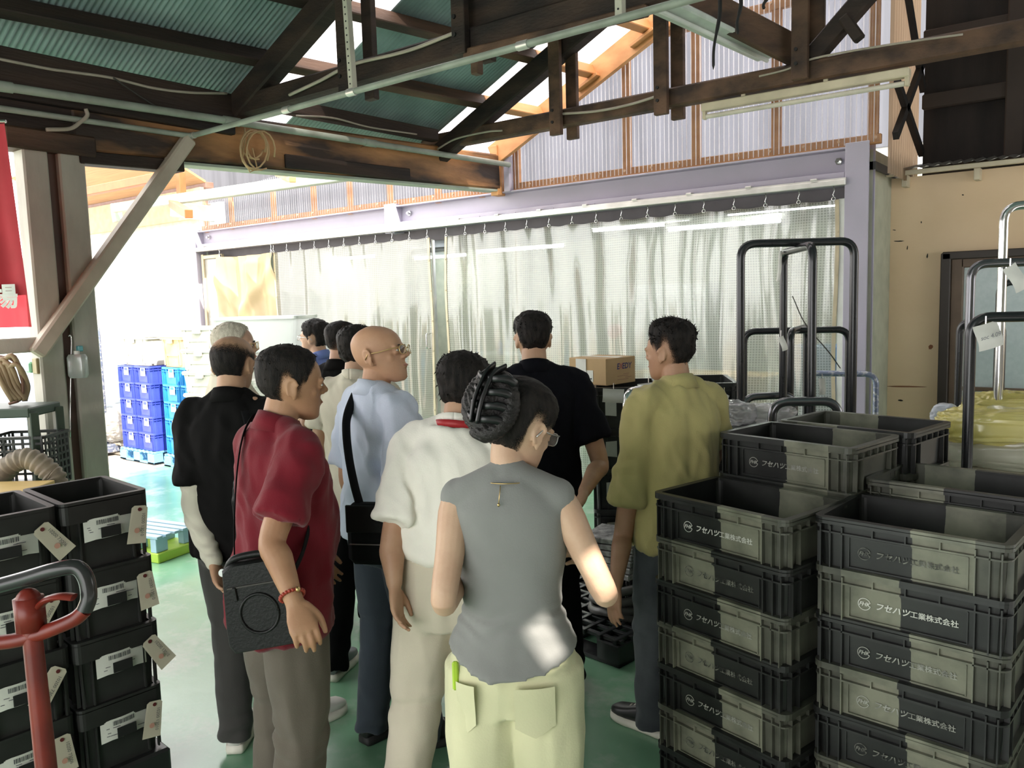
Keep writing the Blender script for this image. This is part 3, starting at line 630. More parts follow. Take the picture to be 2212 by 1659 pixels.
# far building edge across the yard
y_ = 10.5
p0, p1, p2, p3 = onp(60, 318, 1, y_), onp(432, 345, 1, y_), onp(432, 470, 1, y_), onp(60, 466, 1, y_)
t = thing('far_eave', 'wooden eave and pale board of the building across the yard', 'building', (p2.x-3, y_, 3))
z0, z1, z2 = p2.z, p2.z+.68, p2.z+1.5
wbuild(MB().box((p2.x-3.3, y_+.1, (z0+z1)/2), (6.6, .1, z1-z0), .01), 'pale_board', M('cream_board', (.36, .30, .19), .7), t)
a, b_ = onp(238, 326, 1, y_-.1), onp(246, 404, 1, y_-.1); wbuild(MB().beam(a, b_, .14, .14, .01, (0, 1, 0)), 'white_post', white_pl, t)
wbuild(MB().box((p2.x-3.3, y_+.6, z0/2+.2), (6.6, .1, z0+.4), .01), 'pale_wall', M('pale_backing_white', (.8, .78, .74), .8), t)
wbuild(MB().box((p2.x-3.3, y_+.3, z1+.06), (6.6, .2, .14), .01), 'gutter', M('brown_gutter', (.22, .12, .09), .5), t)
wbuild(MB().beam((p2.x-3.3, y_+.2, z1+.13), (p2.x-3.3, y_-1.2, z2), 6.6, .05, 0), 'eave_soffit', M('soffit_wood', (.40, .24, .12), .6, col2=(.3, .18, .09), stretch=(.2, 6, 6)), t)
# added backdrop behind the gable: dark above, pale below to stay white
struct(MB().box((-13, 13.6, 1.95), (32, .2, 3.9)).build('wall_backdrop_base', M('pale_backing_white', (.8, .78, .74), .8)), 'added pale backdrop wall that keeps the lower view white')
struct(MB().box((-13, 13.5, 6.4), (32, .2, 5.0)).build('wall_backdrop', M('backdrop_slate_grey', (.12, .122, .14), .7, col2=(.08, .082, .095), scale=1.5, stretch=(4, 1, .2))), 'added slate grey backdrop wall darkening the view through the gable')
# ---------------------------------------------------------------- crates
def rr(L, Wd, r, z, n=4):
    pts = []
    for cx, cy, a0 in ((L/2-r, Wd/2-r, 0), (-L/2+r, Wd/2-r, 90), (-L/2+r, -Wd/2+r, 180), (L/2-r, -Wd/2+r, 270)):
        for k in range(n+1): a = rad(a0+90*k/n); pts.append(Vector((cx+r*math.cos(a), cy+r*math.sin(a), z)))
    return pts
def annulus(mb, L, Wd, r, t, z0, z1, L0=None, W0=None):
    L0, W0 = L0 or L, W0 or Wd
    mb.loft([rr(L0, W0, r, z0), rr(L, Wd, r, z1), rr(L-2*t, Wd-2*t, max(r-t, .004), z1), rr(L0-2*t, W0-2*t, max(r-t, .004), z0), rr(L0, W0, r, z0)], cap=False)
def crate_mb(L, Wd, H, ribs=True, inset=.014):
    mb = MB(); a, b = L-2*inset, Wd-2*inset
    annulus(mb, a, b, .026, .005, .002, H-.004, a-.012, b-.012)
    mb.loft([rr(a-.012, b-.012, .026, 0), rr(a-.012, b-.012, .026, .006)])
    annulus(mb, L, Wd, .03, .024, H-.010, H)
    annulus(mb, L, Wd, .03, .003, H-.020, H-.008)
    annulus(mb, L-.004, Wd-.004, .03, .014, H-.047, H-.042)
    annulus(mb, a+.004, b+.004, .028, .008, .0, .007)
    if ribs:
        for sx in (-1, 1):
            for q in (.335, .40, .455):
                for sy in (-1, 1): mb.box((sx*q*L, sy*(Wd/2-.010), H/2-.01), (.004, .016, H-.03))
            for q in (.28, .40): 
                for sy in (-1, 1): mb.box((sx*(L/2-.010), sy*q*Wd, H/2-.01), (.016, .004, H-.03))
            for q in (-.14, .0, .14): mb.box((sx*(L/2-.009), q*Wd, H-.03), (.012, .004, .03))
        for sy in (-1, 1):
            for q in (-.17, .0, .17): mb.box((q*L, sy*(Wd/2-.009), H-.03), (.004, .013, .03))
            y = sy*(Wd/2-inset+.001)
            for zz in (.018, H-.052): mb.box((0, y, zz), (L*.60, .004, .003))
            for xx in (-.30, .30): mb.box((xx*L, y, H/2-.018), (.003, .004, H-.07))
    return mb
def twotone():
    mt = bpy.data.materials.new('two_tone_worn_black_plastic'); mt.use_nodes = True; n = mt.node_tree; L = n.links; b = n.nodes['Principled BSDF']
    b.inputs['Roughness'].default_value = .42
    tc = n.nodes.new('ShaderNodeTexCoord'); sp = n.nodes.new('ShaderNodeSeparateXYZ'); L.new(tc.outputs['Object'], sp.inputs[0])
    nz = n.nodes.new('ShaderNodeTexNoise'); nz.inputs['Scale'].default_value = 9; nz.inputs['Detail'].default_value = 6; L.new(tc.outputs['Object'], nz.inputs['Vector'])
    oi = n.nodes.new('ShaderNodeObjectInfo')
    m1 = n.nodes.new('ShaderNodeMath'); m1.operation = 'MULTIPLY_ADD'; m1.inputs[1].default_value = .012; L.new(nz.outputs['Fac'], m1.inputs[0]); L.new(sp.outputs[0], m1.inputs[2])
    g = n.nodes.new('ShaderNodeMath'); g.operation = 'GREATER_THAN'; g.inputs[1].default_value = .022; L.new(m1.outputs[0], g.inputs[0])
    g2 = n.nodes.new('ShaderNodeMath'); g2.operation = 'LESS_THAN'; g2.inputs[1].default_value = .185; L.new(m1.outputs[0], g2.inputs[0])
    g3 = n.nodes.new('ShaderNodeMath'); g3.operation = 'MULTIPLY_ADD'; g3.inputs[1].default_value = .65; g3.inputs[2].default_value = .35; L.new(g2.outputs[0], g3.inputs[0])
    ga = n.nodes.new('ShaderNodeMath'); ga.operation = 'MULTIPLY'; L.new(g.outputs[0], ga.inputs[0]); L.new(g3.outputs[0], ga.inputs[1])
    r = n.nodes.new('ShaderNodeValToRGB'); r.color_ramp.elements[0].position = .35; r.color_ramp.elements[1].position = .62
    r.color_ramp.elements[0].color = (.10, .103, .075, 1); r.color_ramp.elements[1].color = (.215, .215, .16, 1); L.new(nz.outputs['Fac'], r.inputs['Fac'])
    r2 = n.nodes.new('ShaderNodeValToRGB'); r2.color_ramp.elements[0].color = (.008, .0085, .008, 1); r2.color_ramp.elements[1].color = (.034, .036, .033, 1)
    r2.color_ramp.elements[0].position = .4; L.new(nz.outputs['Fac'], r2.inputs['Fac'])
    mx = n.nodes.new('ShaderNodeMixRGB'); L.new(ga.outputs[0], mx.inputs['Fac']); L.new(r2.outputs['Color'], mx.inputs['Color1']); L.new(r.outputs['Color'], mx.inputs['Color2'])
    L.new(mx.outputs['Color'], b.inputs['Base Color']); return mt
tt = twotone()
H = .152; CL, CW = .53, .366
crate_me = crate_mb(CL, CW, H+.010).mesh('crate_body'); crate_me.materials.append(tt)
def logo_mesh():
    mb = MB()
    rg = [[Vector((r*math.cos(a), r*math.sin(a), 0)) for r in (.0185, .0165)] for a in [rad(20+i*10) for i in range(34)]]
    for i in range(33): mb.add([rg[i][0], rg[i][1], rg[i+1][1], rg[i+1][0]], [(0, 1, 2, 3)])
    bmm = bmesh.new(); bmm.from_mesh(mb.mesh('l'))
    def put(s, size, x, y, shear, bold):
        me = textmesh(s, size, shear, bold); me.transform(Matrix.Translation((x, y, 0))); bmm.from_mesh(me)
    put('FHK', .017, 0, 0, .3, .0004); put('フセハツ', .024, .078, 0, .25, .0006); put('工業株式会社', .021, .190, 0, 0, .0003)
    me = bpy.data.meshes.new('logo'); bmm.to_mesh(me); bmm.free(); me.transform(Matrix.Translation((-.115, 0, 0))); return me
lg = logo_mesh()
ink_w = M('bright_white_print', (.72, .72, .66), .6); ink_f = M('faded_print', (.20, .20, .17), .6, col2=(.035, .036, .033), scale=30, contrast=(.42, .6)); ink_g = M('grey_print', (.36, .36, .32), .6, col2=(.1, .1, .09), scale=22, contrast=(.3, .55))
LGM = []
for mt in (ink_w, ink_g, ink_f): q = lg.copy(); q.materials.append(mt); LGM.append(q)
def crate(x, y, z, rz, label, group, logo=1, side=1):
    t = thing('storage_crate', label, 'crate', (x, y, z), rz, group)
    o = bpy.data.objects.new('crate_body', crate_me); COL.objects.link(o); o.parent = t
    for sy in (-1, 1):
        l = bpy.data.objects.new('printed_logo', LGM[logo]); COL.objects.link(l); l.parent = t
        l.matrix_basis = Matrix.Translation((0, sy*(CW/2-.0125), .066)) @ Matrix.Rotation(math.pi if sy > 0 else 0, 4, 'Z') @ Matrix.Rotation(rad(90), 4, 'X')
    return t
ORD = ['topmost', 'second from the top', 'third from the top', 'fourth from the top', 'fifth from the top', 'sixth from the top', 'seventh from the top', 'bottom']
def stack(fl, ang, n, z0, where, grp, logos, flips):
    u = Vector((math.cos(ang), math.sin(ang), 0)); w = Vector((-math.sin(ang), math.cos(ang), 0))
    c = Vector((fl[0], fl[1], 0))+u*CL/2+w*CW/2
    rn = random.Random(int(abs(fl[0])*1000))
    for k in range(n):
        j = n-1-k; fl_ = flips[k % len(flips)]
        lab = 'faded print' if logos[k % len(logos)] == 2 else ('bright white print' if logos[k % len(logos)] == 0 else 'grey print')
        crate(c.x+rn.uniform(-.003, .003), c.y+rn.uniform(-.003, .003), z0+j*H, ang+(math.pi if fl_ else 0), f'black crate, {lab}, {ORD[k]} in the {where}', grp, logos[k % len(logos)])
stack((-1.295, 2.484), rad(-14.3), 7, 0, 'front left stack', 'black crates at right', (0, 2, 1, 2, 1, 2, 1), (0, 1, 0, 1, 0, 1, 0))
stack((-.742, 2.468), rad(-5.5), 7, 0, 'front right stack', 'black crates at right', (2, 0, 1, 1, 2, 1, 2), (0, 1, 0, 1, 0, 1, 0))
stack((-1.222, 2.872), rad(-11.7), 8, .006, 'tall nearer back stack', 'black crates at right', (1, 2, 1, 2), (0, 0, 1, 0))
u = Vector((math.cos(rad(-11.7)), math.sin(rad(-11.7)), 0)); w = Vector((-u.y, u.x, 0)); c2 = Vector((-1.222, 2.872, 0))+w*.376+u*.03
stack((c2.x, c2.y), rad(-11.7), 8, .012, 'tall rearmost stack', 'black crates at right', (2,), (1, 0, 1, 0))
stack((-.690, 2.850), rad(-7), 7, .045, 'low back right stack', 'black crates at right', (2,), (1, 1, 0))
tag(MB().box((-.41, 3.0, .0225), (.50, .34, .044), .004).build('floor_skid', black_pl, rz=0), 'flat black skid under the crates behind the front right stack', 'skid')
# ---------------------------------------------------------------- deep tagged crates at left
DL, DW, DH, ZT = .40, .296, .245, 1.105
deep_m = M('charcoal_plastic', (.026, .026, .025), .5, col2=(.014, .014, .013), scale=7)
def deep_mb():
    mb = MB(); a, b = DL-.03, DW-.03
    annulus(mb, a, b, .022, .005, .0, DH, a-.02, b-.02); mb.loft([rr(a-.02, b-.02, .022, 0), rr(a-.02, b-.02, .022, .006)])
    annulus(mb, DL, DW, .025, .022, DH-.003, DH+.010); annulus(mb, DL, DW, .025, .003, DH-.062, DH+.0)
    annulus(mb, DL-.002, DW-.002, .025, .012, DH-.066, DH-.060)
    for sx in (-1, 1):
        for q in (.30, .42):
            for s2 in (-1, 1): mb.box((sx*(DL/2-.014), s2*q*DW, DH/2), (.012, .005, DH-.03)); mb.box((s2*q*DL, sx*(DW/2-.014), DH/2), (.005, .012, DH-.03))
    return mb
# crate local x = towards the back of the hall, front (short) side looks along local -x
deep_me = deep_mb().mesh('deep_crate_body'); deep_me.materials.append(deep_m)
lab_m = M('label_paper', (.66, .66, .60), .6); tag_m = M('buff_tag_card', (.62, .56, .44), .6)
def label_parts(t, T, seed, tagtext):
    """barcode label and hanging tag on a crate face; T places a frame with x right, y up, z out"""
    rn = random.Random(seed)
    def sheet(u, w): x = -.065+.13*u; return Vector((x, -.028+.056*w-.02*max(0, abs(u-.5)-.3)**1*1, .003+.007*math.sin(math.pi*u*1.3)))
    o = MB().grid(10, 2, sheet); o.v = [T @ p for p in o.v]; lo = o.build('barcode_label', lab_m, t, smooth=True)
    pr = MB(); x = -.035
    while x < .02:
        wd = rn.choice((.0008, .0015, .0024)); p = [sheet((x+.065)/.13, 0), sheet((x+wd+.065)/.13, 0)]
        pr.add([(p[0].x, .010, p[0].z+.0008), (p[1].x, .010, p[1].z+.0008), (p[1].x, .022, p[1].z+.0008), (p[0].x, .022, p[0].z+.0008)], [(0, 1, 2, 3)]); x += wd+rn.choice((.001, .002, .0015))
    for k in range(9):
        x0 = rn.uniform(-.06, .03); y0 = rn.choice((.004, -.002, -.008, -.016)); l = rn.uniform(.008, .024)
        z0 = sheet((x0+.065)/.13, 0).z+.001; pr.add([(x0, y0, z0), (x0+l, y0, z0+.001), (x0+l, y0+.0018, z0+.001), (x0, y0+.0018, z0)], [(0, 1, 2, 3)])
    pr.v = [T @ p for p in pr.v]; pr.build('print', ink, lo)
    gr = MB().box((-.002, -.012, .0135), (.05, .028, .002), .001); gr.v = [T @ p for p in gr.v]; gr.build('label_clip', black_rub, lo)
    a = rn.choice((-.15, .55, .1, .62, -.6)); R_ = T @ Matrix.Translation((.072, .026, .016)) @ Matrix.Rotation(a, 4, 'Z')
    pts = [(-.021, .008), (-.014, .014), (.014, .014), (.021, .008), (.025, -.088), (-.025, -.088)]
    tg = MB().add([R_ @ Vector((x, y, .004*math.sin(y*30))) for x, y in pts], [(0, 5, 4, 3, 2, 1)]); to = tg.build('paper_tag', tag_m, t)
    e = MB().cyl((0, .004, .0), (0, .004, .003), .005, 10); e.v = [R_ @ p for p in e.v]; e.build('eyelet', M('dark_red_eyelet', (.12, .02, .02), .5), to)
    me = textmesh(tagtext, .012); me.transform(R_ @ Matrix.Translation((.010, -.036, .0045)) @ Matrix.Rotation(rad(-90), 4, 'Z')); link('number', me, ink, to)
    st = MB().cyl((0, 0, 0), (0, 0, .0006), .007, 12); st.v = [R_ @ Matrix.Translation((-.004, -.052, .0042)) @ p for p in st.v]; st.build('stamp', M('pink_stamp', (.6, .32, .24), .6), to)
fl = onp(128, 1092, 2, ZT); fr_ = onp(320, 1056, 2, ZT); ang = math.atan2(fr_.y-fl.y, fr_.x-fl.x); u = Vector((math.cos(ang), math.sin(ang), 0)); w = Vector((-u.y, u.x, 0))
for colk, (off, wh) in enumerate(((0, 'right column'), (-.304, 'left column'))):
    for k in range(4):
        c = fl+u*(DW/2+off)+w*DL/2; z = ZT-.010-DH*(k+1)
        t = thing('deep_crate', f'tagged charcoal crate, {("topmost", "second from the top", "third from the top", "lowest")[k]} in the {wh} at left', 'crate', (c.x+.004*((k*7) % 3), c.y, z), ang-math.pi/2, 'tagged deep crates at left')
        o = bpy.data.objects.new('deep_crate_body', deep_me); COL.objects.link(o); o.parent = t
        # object axes: local y = along u, local x = -w => front side is +x
        o.rotation_euler = (0, 0, 0)
        T = frame(Vector((DL/2-.008, .01 if colk == 0 else .0, .15)), Vector((0, 1, 0)), Vector((0, 0, 1)), Vector((1, 0, 0))) @ Matrix.Scale(1.35, 4)
        label_parts(t, T, 11+colk*10+k, ('10200 13010', '10200 73006')[colk])
c = fl+u*(DW-.304)/2+w*DL/2
tag(MB().box((0, 0, .06), (DL+.02, .62, .112), .01).build('crate_dolly', black_pl, loc=(c.x, c.y, 0), rz=ang-math.pi/2), 'low black dolly under the tagged deep crates at left', 'dolly')
# ---------------------------------------------------------------- pallet jack
jd = 1.72; red_p = M('red_orange_paint', (.20, .022, .012), .38, col2=(.12, .012, .008), scale=12)
top, bot = at(62, 1300, jd), at(100, 1659, jd+.02); dr = (bot-top).normalized(); foot = top+dr*((top.z-.16)/-dr.z)
t = thing('pallet_jack', 'red pallet jack handle with black grip loop in front of the left crates', 'pallet jack', (foot.x, foot.y, 0))
wbuild(MB().tube([top+dr*.02, top+dr*.3, foot], [.019, .021, .024], 14), 'handle_post', red_p, t, smooth=True, angle=50)
wbuild(MB().ell(top, .026, .026, .03).tube([top+dr*-.01, top+dr*.06], .03, 12), 'handle_head', red_p, t, smooth=True)
lp = [at(x, y, jd+.02-.0002*x) for x, y in ((-70, 1284), (40, 1254), (120, 1231))]+[at(x, y, jd) for x, y in ((165, 1226), (186, 1250), (192, 1290), (183, 1318))]
wbuild(MB().tube(smooth_path(lp, 6), .0165, 12), 'grip_loop', M('black_grip', (.03, .03, .03), .22), t, smooth=True, angle=60)
lp = [at(x, y, jd) for x, y in ((183, 1318), (160, 1338), (110, 1360), (75, 1372), (30, 1384), (-70, 1396))]
wbuild(MB().tube(smooth_path(lp, 6), .0155, 12), 'loop_bracket', red_p, t, smooth=True, angle=60)
wbuild(MB().tube(smooth_path([at(78, 1318, jd), at(100, 1296, jd-.01), at(130, 1288, jd-.02), at(160, 1290, jd-.02)], 6), .010, 10, flat=(1.5, .7)), 'release_lever', red_p, t, smooth=True, angle=60)
wbuild(MB().box((foot.x, foot.y, .14), (.16, .16, .2), .02), 'pump_housing', red_p, t)
for s in (-1, 1):
    q = Vector((foot.x, foot.y, .085))+R2*.06*s; wbuild(MB().cyl(q-R2*.022, q+R2*.022, .085, 18), 'wheel', black_rub, t)
# ---------------------------------------------------------------- trolleys with tube handles
def trolley(label, us, base, r=.0205, ang=0.0, size=(.62, .42)):
    """us: (x_left,x_right,y_top,d,d2,material); legs run down to the platform"""
    c = at(base[0], 800, base[1]); t = thing('hand_trolley', label, 'trolley', (c.x, c.y, 0), 0)
    wbuild(MB().box((c.x, c.y, .17), (size[0], size[1], .05), .01, rz=0), 'platform', M('worn_platform', (.12, .12, .12), .5), t)
    for sx in (-1, 1):
        for sy in (-1, 1):
            q = Vector((c.x+sx*(size[0]/2-.07), c.y+sy*(size[1]/2-.06), .06)); wbuild(MB().cyl(q-Vector((.015, 0, 0)), q+Vector((.015, 0, 0)), .06, 14).box(q+Vector((0, 0, .06)), (.05, .04, .05), .004), 'caster', black_rub, t)
    for (xl, xr, yt, d1, d2, mt) in us:
        a, b_ = at(xl, yt, d1), at(xr, yt+(xl-xr)*.027, d2); b_.z = a.z
        wbuild(MB().tube(rounded([(a.x, a.y, .16), a, b_, (b_.x, b_.y, .16)], .075, 7), r, 12), 'tube_handle', mt, t, smooth=True, angle=60)
    return t
bt2 = M('dark_steel_tube', (.16, .16, .17), .22, .8); blt = M('chipped_blue_tube', (.18, .21, .30), .35, .4, col2=(.6, .6, .6), scale=40, contrast=(.3, .5))
bt2 = M('dark_steel_tube', (.16, .16, .17), .22, .8); blt = M('chipped_blue_tube', (.18, .21, .30), .35, .4, col2=(.6, .6, .6), scale=40, contrast=(.3, .5))
trolley('tall black tube trolley with crossed hoops standing before the curtain', [(1600, 1846, 527, 4.0, 4.0, black_tube), (1756, 1693, 529, 3.72, 4.32, black_tube)], (1722, 4.0), size=(.42, .30))
trolley('black trolley with lower crossed hoops behind the tall black hoops', [(1607, 1834, 716, 4.95, 4.85, black_tube), (1708, 1742, 716, 4.62, 5.2, black_tube)], (1722, 4.95), size=(.4, .26))
trolley('chipped blue trolley far back beside the steel column', [(1740, 1893, 806, 5.7, 5.5, blt)], (1815, 5.65), size=(.3, .2))
trolley('low scuffed grey trolley hoops behind the tall crates', [(1606, 1716, 858, 4.45, 4.5, bt2), (1668, 1812, 868, 3.66, 3.62, bt2)], (1690, 4.3), size=(.2, .1))
trolley('bright chrome and dark steel trolley hoops at the right edge', [(2170, 2420, 445, 3.9, 3.8, chrome), (2098, 2360, 570, 3.82, 3.7, bt2)], (2290, 3.95), size=(.3, .1))
trolley('black trolley hoop at the right edge, lowest in front', [(2098, 2350, 686, 3.2, 3.1, black_tube)], (2225, 3.15), size=(.3, .06))
trolley('black trolley hoops behind the chrome one before the frosted door', [(2074, 2166, 694, 4.7, 4.5, black_tube), (2160, 2290, 610, 5.0, 4.9, black_tube)], (2170, 4.75), size=(.3, .2))
def note(label, px, py, w_, h_, d, rot=0, txt=None, mt=paper, sz=.03, name='paper_note', tilt=0):
    c = at(px, py, d); fx = R2; T = frame(c, R2, Vector((0, 0, 1)), -F2) @ Matrix.Rotation(rot, 4, 'Z') @ Matrix.Rotation(tilt, 4, 'Y')
    t = thing(name, label, 'note', c)
    def fn(u, w): return T @ Vector(((u-.5)*w_, (w-.5)*h_, .006*math.sin(u*4)+.008*math.sin(w*5)))
    o = wbuild(MB().grid(6, 6, fn), 'sheet', mt, t, smooth=True)
    wbuild(MB().tube([fn(.5, 1), fn(.5, 1)+Vector((0, 0, .03))], .0025, 5), 'string', chrome, t)
    if txt:
        me = textmesh(txt, sz, .2); me.transform(t.matrix_basis.inverted() @ T @ Matrix.Translation((0, 0, .013))); link('handwriting', me, M('pencil_grey', (.25, .25, .28), .7), t)
    return t
note('white note reading soc 4.09 tied to the lowest black hoop at right', 2136, 726, .10, .10, 3.17, .25, 'soc 4.09', sz=.024)
note('white ribbon note hanging at the right edge below the middle hoop', 2196, 600, .06, .11, 3.26, .5, None)
note('small white tag on the black hoop before the curtain', 1692, 742, .03, .07, 3.9, .3)
note('red printed white strip on the chipped blue trolley', 1776, 835, .04, .10, 4.95, 0)
note('long white strip hanging inside the tall black hoop', 1684, 575, .02, .16, 4.25, -.1)
t = tag(MB().tube(smooth_path([at(1712, 640, 4.1), at(1740, 700, 4.0), at(1790, 760, 4.1), at(1815, 795, 4.3)], 6), .003, 5).build('wire', cable_d), 'thin dark wire slanting across the black hoops', 'wire')
# ---------------------------------------------------------------- wrapped bundles
def blob(sx, sy, sz, seed, amp=.02, e=.35, fr=7, stretch=(1, 1, 2.2), nu=150, nv=64):
    mb = MB(); sg = lambda a, p: math.copysign(abs(a)**p, a); rings = []
    for i in range(1, nv):
        t = math.pi*i/nv-math.pi/2
        ring = []
        for k in range(nu):
            a = 2*math.pi*k/nu; p = Vector((sx/2*sg(math.cos(t), e)*sg(math.cos(a), e), sy/2*sg(math.cos(t), e)*sg(math.sin(a), e), sz/2*sg(math.sin(t), e)))
            q = Vector((p.x*stretch[0], p.y*stretch[1], p.z*stretch[2]))*fr+Vector((seed*3.1, seed, 0)); nr = Vector((p.x/sx, p.y/sy, p.z/sz)).normalized()
            d = (1-abs(noise.noise(q))*2)*.6+noise.noise(q*2.7)*.4+.3*noise.noise(q*6)
            ring.append(p+nr*d*amp)
        rings.append(ring)
    return mb.loft(rings)
def bundle(name, label, cat, px, py, d, size, seed, mt, amp=.015, e=.3, rz=0.0, zb=None, fr=9, stretch=(1, 1, 2.6)):
    c = at(px, py, d); 
    if zb is not None: c.z = zb+size[2]/2
    t = thing(name, label, cat, (c.x, c.y, c.z-size[2]/2), rz)
    o = blob(*size, seed, amp, e, fr, stretch); o.v = [p+Vector((0, 0, size[2]/2)) for p in o.v]; o.build('wrapping', mt, t, smooth=True); return t
yel = M('yellow_plastic_film', (.72, .64, .26), .22, col2=(.60, .52, .14), scale=4, spec=.7); wht = M('white_plastic_film', (.66, .63, .52), .2, col2=(.5, .47, .38), scale=4, spec=.7)
blu = M('pale_blue_plastic_film', (.62, .66, .74), .25, spec=.6)
zc = at(2150, 1002, 3.55).z
bundle('wrapped_stack', 'tall clear wrapped stack on the floor below the yellow bundle', 'bundle', 2150, 1000, 3.58, (.56, .36, zc-.0), 3, wht, .008, .2, rz=.1, zb=0.0, fr=5)
bundle('clear_bundle', 'crumpled clear plastic bundle under the yellow one at right', 'bundle', 2160, 976, 3.55, (.54, .34, .12), 4, wht, .030, .45, rz=.15, zb=zc+.005)
zy = zc+.115
bundle('yellow_bundle', 'crumpled yellow plastic bundle in front of the trolley hoops at right', 'bundle', 2175, 925, 3.5, (.52, .30, .12), 5, yel, .028, .42, rz=.18, zb=zy, fr=10, stretch=(.6, .6, 3.2))
bundle('yellow_bundle', 'yellow plastic bundle behind the chrome hoops at the right edge', 'bundle', 2205, 885, 4.05, (.5, .3, .14), 6, yel, .024, .4, rz=.1, zb=at(2190, 905, 4.05).z-.02)
c = at(2205, 885, 4.05); zz = at(2190, 905, 4.05).z-.03
bundle('wrapped_stack', 'clear wrapped stack behind, carrying the second yellow bundle', 'bundle', 2205, 990, 4.05, (.5, .3, zz), 8, wht, .008, .2, zb=0.0, rz=.1, fr=5)
bundle('pale_bag', 'pale blue plastic bag bulging left of the clear bundle', 'bag', 2040, 955, 4.05, (.13, .12, .26), 9, blu, .01, .6, zb=at(2040, 985, 4.05).z)
zz = at(2040, 985, 4.05).z
tag(MB().box((at(2040, 985, 4.05).x, at(2040, 985, 4.05).y, zz/2), (.14, .14, zz), .01).build('carton_column', M('brown_carton', (.40, .28, .15), .7)), 'brown carton standing under the pale blue bag', 'box')
for k, (px, py, d, sz) in enumerate(((1580, 895, 3.95, (.22, .16, .10)), (1655, 893, 3.95, (.26, .16, .08)))):
    zz = at(px, py+18, d).z
    bundle('clear_bag', ('crumpled clear bag just right of the olive shirt', 'clear bag tied by the low grey hoop')[k], 'bag', px, py, d, sz, 20+k, sheer('clear_film', (.92, .92, .93), .45, .5, .4, .1), .018, .6, zb=zz)
a, b_ = at(1575, 910, 3.95), at(1660, 910, 3.95)
t = thing('low_rack', 'low rack hidden behind the tall crates, carrying the clear bags', 'rack', ((a.x+b_.x)/2, (a.y+b_.y)/2, 0))
zz = min(at(1580, 913, 3.95).z, at(1655, 911, 3.95).z)-.004
wbuild(MB().beam((a.x-.1, a.y-.07, zz-.02), (b_.x+.12, b_.y+.09, zz-.02), .22, .03, .004), 'shelf', black_pl, t)
for q in (a-R2*.08, b_+R2*.1):
    for s in (-.08, .08): wbuild(MB().cyl((q.x+F2.x*s, q.y+F2.y*s, 0), (q.x+F2.x*s, q.y+F2.y*s, zz-.03), .012, 8), 'leg', black_tube, t)
# blue tray behind the tall crates
c = at(1988, 938, 4.55); m_ = crate_mb(.42, .3, .15, True)
t = thing('blue_tray', 'blue plastic tray standing behind the tall crates by the beige wall', 'tray', (c.x, c.y, c.z-.10), .3); m_.build('tray_body', M('dusty_blue_plastic', (.06, .16, .28), .4), t)
tag(MB().box((c.x, c.y, (c.z-.10)/2), (.36, .26, c.z-.101), .01, rz=0).build('steel_cabinet', dark_board), 'dark cabinet under the blue tray', 'cabinet')
# ---------------------------------------------------------------- crates, cardboard box and pallet in front of the curtain
mid_me = crate_mb(.50, .366, .24).mesh('crate_body'); mid_me.materials.append(M('dark_grey_crate_plastic', (.035, .036, .036), .35, col2=(.02, .02, .02), scale=8))
mz = rad(30)
for si, (px, d, nlev, wh) in enumerate(((1350, 4.62, 5, 'under the cardboard box'), (1512, 4.72, 5, 'right of the cardboard box'))):
    c = at(px, 840, d)
    for k in range(nlev):
        t = thing('storage_crate', f'deep black crate {wh}, {ORD[nlev-1-k] if k else "lowest"} of its stack', 'crate', (c.x, c.y, .125+k*.225), mz+rad(90), 'black crates before the curtain')
        o = bpy.data.objects.new('crate_body', mid_me); COL.objects.link(o); o.parent = t
        for xx, zz in ((-.08, .13), (.08, .15)):
            T = frame(Vector((-.252, -xx, zz)), Vector((0, -1, 0)), Vector((0, 0, 1)), Vector((-1, 0, 0)))
            l = MB().add([T @ Vector(p) for p in ((-.03, -.04, .004), (.03, -.045, .002), (.03, .045, .004), (-.03, .04, .008))], [(0, 1, 2, 3)]).build('paper_label', lab_m, t)
def pallet(name, label, x, y, rz, L, Wd, Hh, mt, slots=True):
    t = thing(name, label, 'pallet', (x, y, 0), rz); mb = MB()
    n1 = 9
    for i in range(n1): mb.box((-L/2+.03+(L-.06)*i/(n1-1), 0, Hh-.012), (.025, Wd, .024), .003)
    for i in range(8): mb.box((0, -Wd/2+.03+(Wd-.06)*i/7, Hh-.014), (L, .025, .020), .003)
    mb.build('deck', mt, t)
    mb = MB()
    for i in (-1, 0, 1):
        for j in (-1, 0, 1): mb.box((i*(L/2-.07), j*(Wd/2-.06), Hh/2-.01), (.14, .12, Hh-.03), .006)
    mb.box((0, -Wd/2+.06, .011), (L, .12, .02), .003).box((0, Wd/2-.06, .011), (L, .12, .02), .003)
    for i in (-1, 0, 1): mb.box((i*(L/2-.07), 0, .011), (.14, Wd, .02), .003)
    mb.build('blocks', mt, t); return t
c = (at(1352, 840, 4.62)+at(1508, 840, 4.72))/2
pallet('plastic_pallet', 'black pallet under the crates with the cardboard box', c.x, c.y, mz, 1.1, .8, .122, black_pl)
# cardboard box
ncr = onp(1310, 840, 2, 1.24+.015); zt_ = 1.255
bd = dep(at(1310, 840, 4.55)); near = at(1310, 839, 4.5); zb_ = near.z
t = thing('cardboard_box', 'brown cardboard carton with blue printed lettering on the black crates', 'box', (near.x, near.y, 1.262), rad(37.3+45))
card = M('corrugated_cardboard', (.55, .37, .19), .7, col2=(.48, .32, .16), scale=5)
bl, bw_, bh = .27, .27, .150
MB().box((bl/2, bw_/2, bh/2), (bl, bw_, bh), .003).build('carton', card, t)
MB().box((bl/2, bw_/2, bh+.001), (.05, bw_*.98, .0015)).build('tape', M('packing_tape', (.7, .66, .58), .3), t)
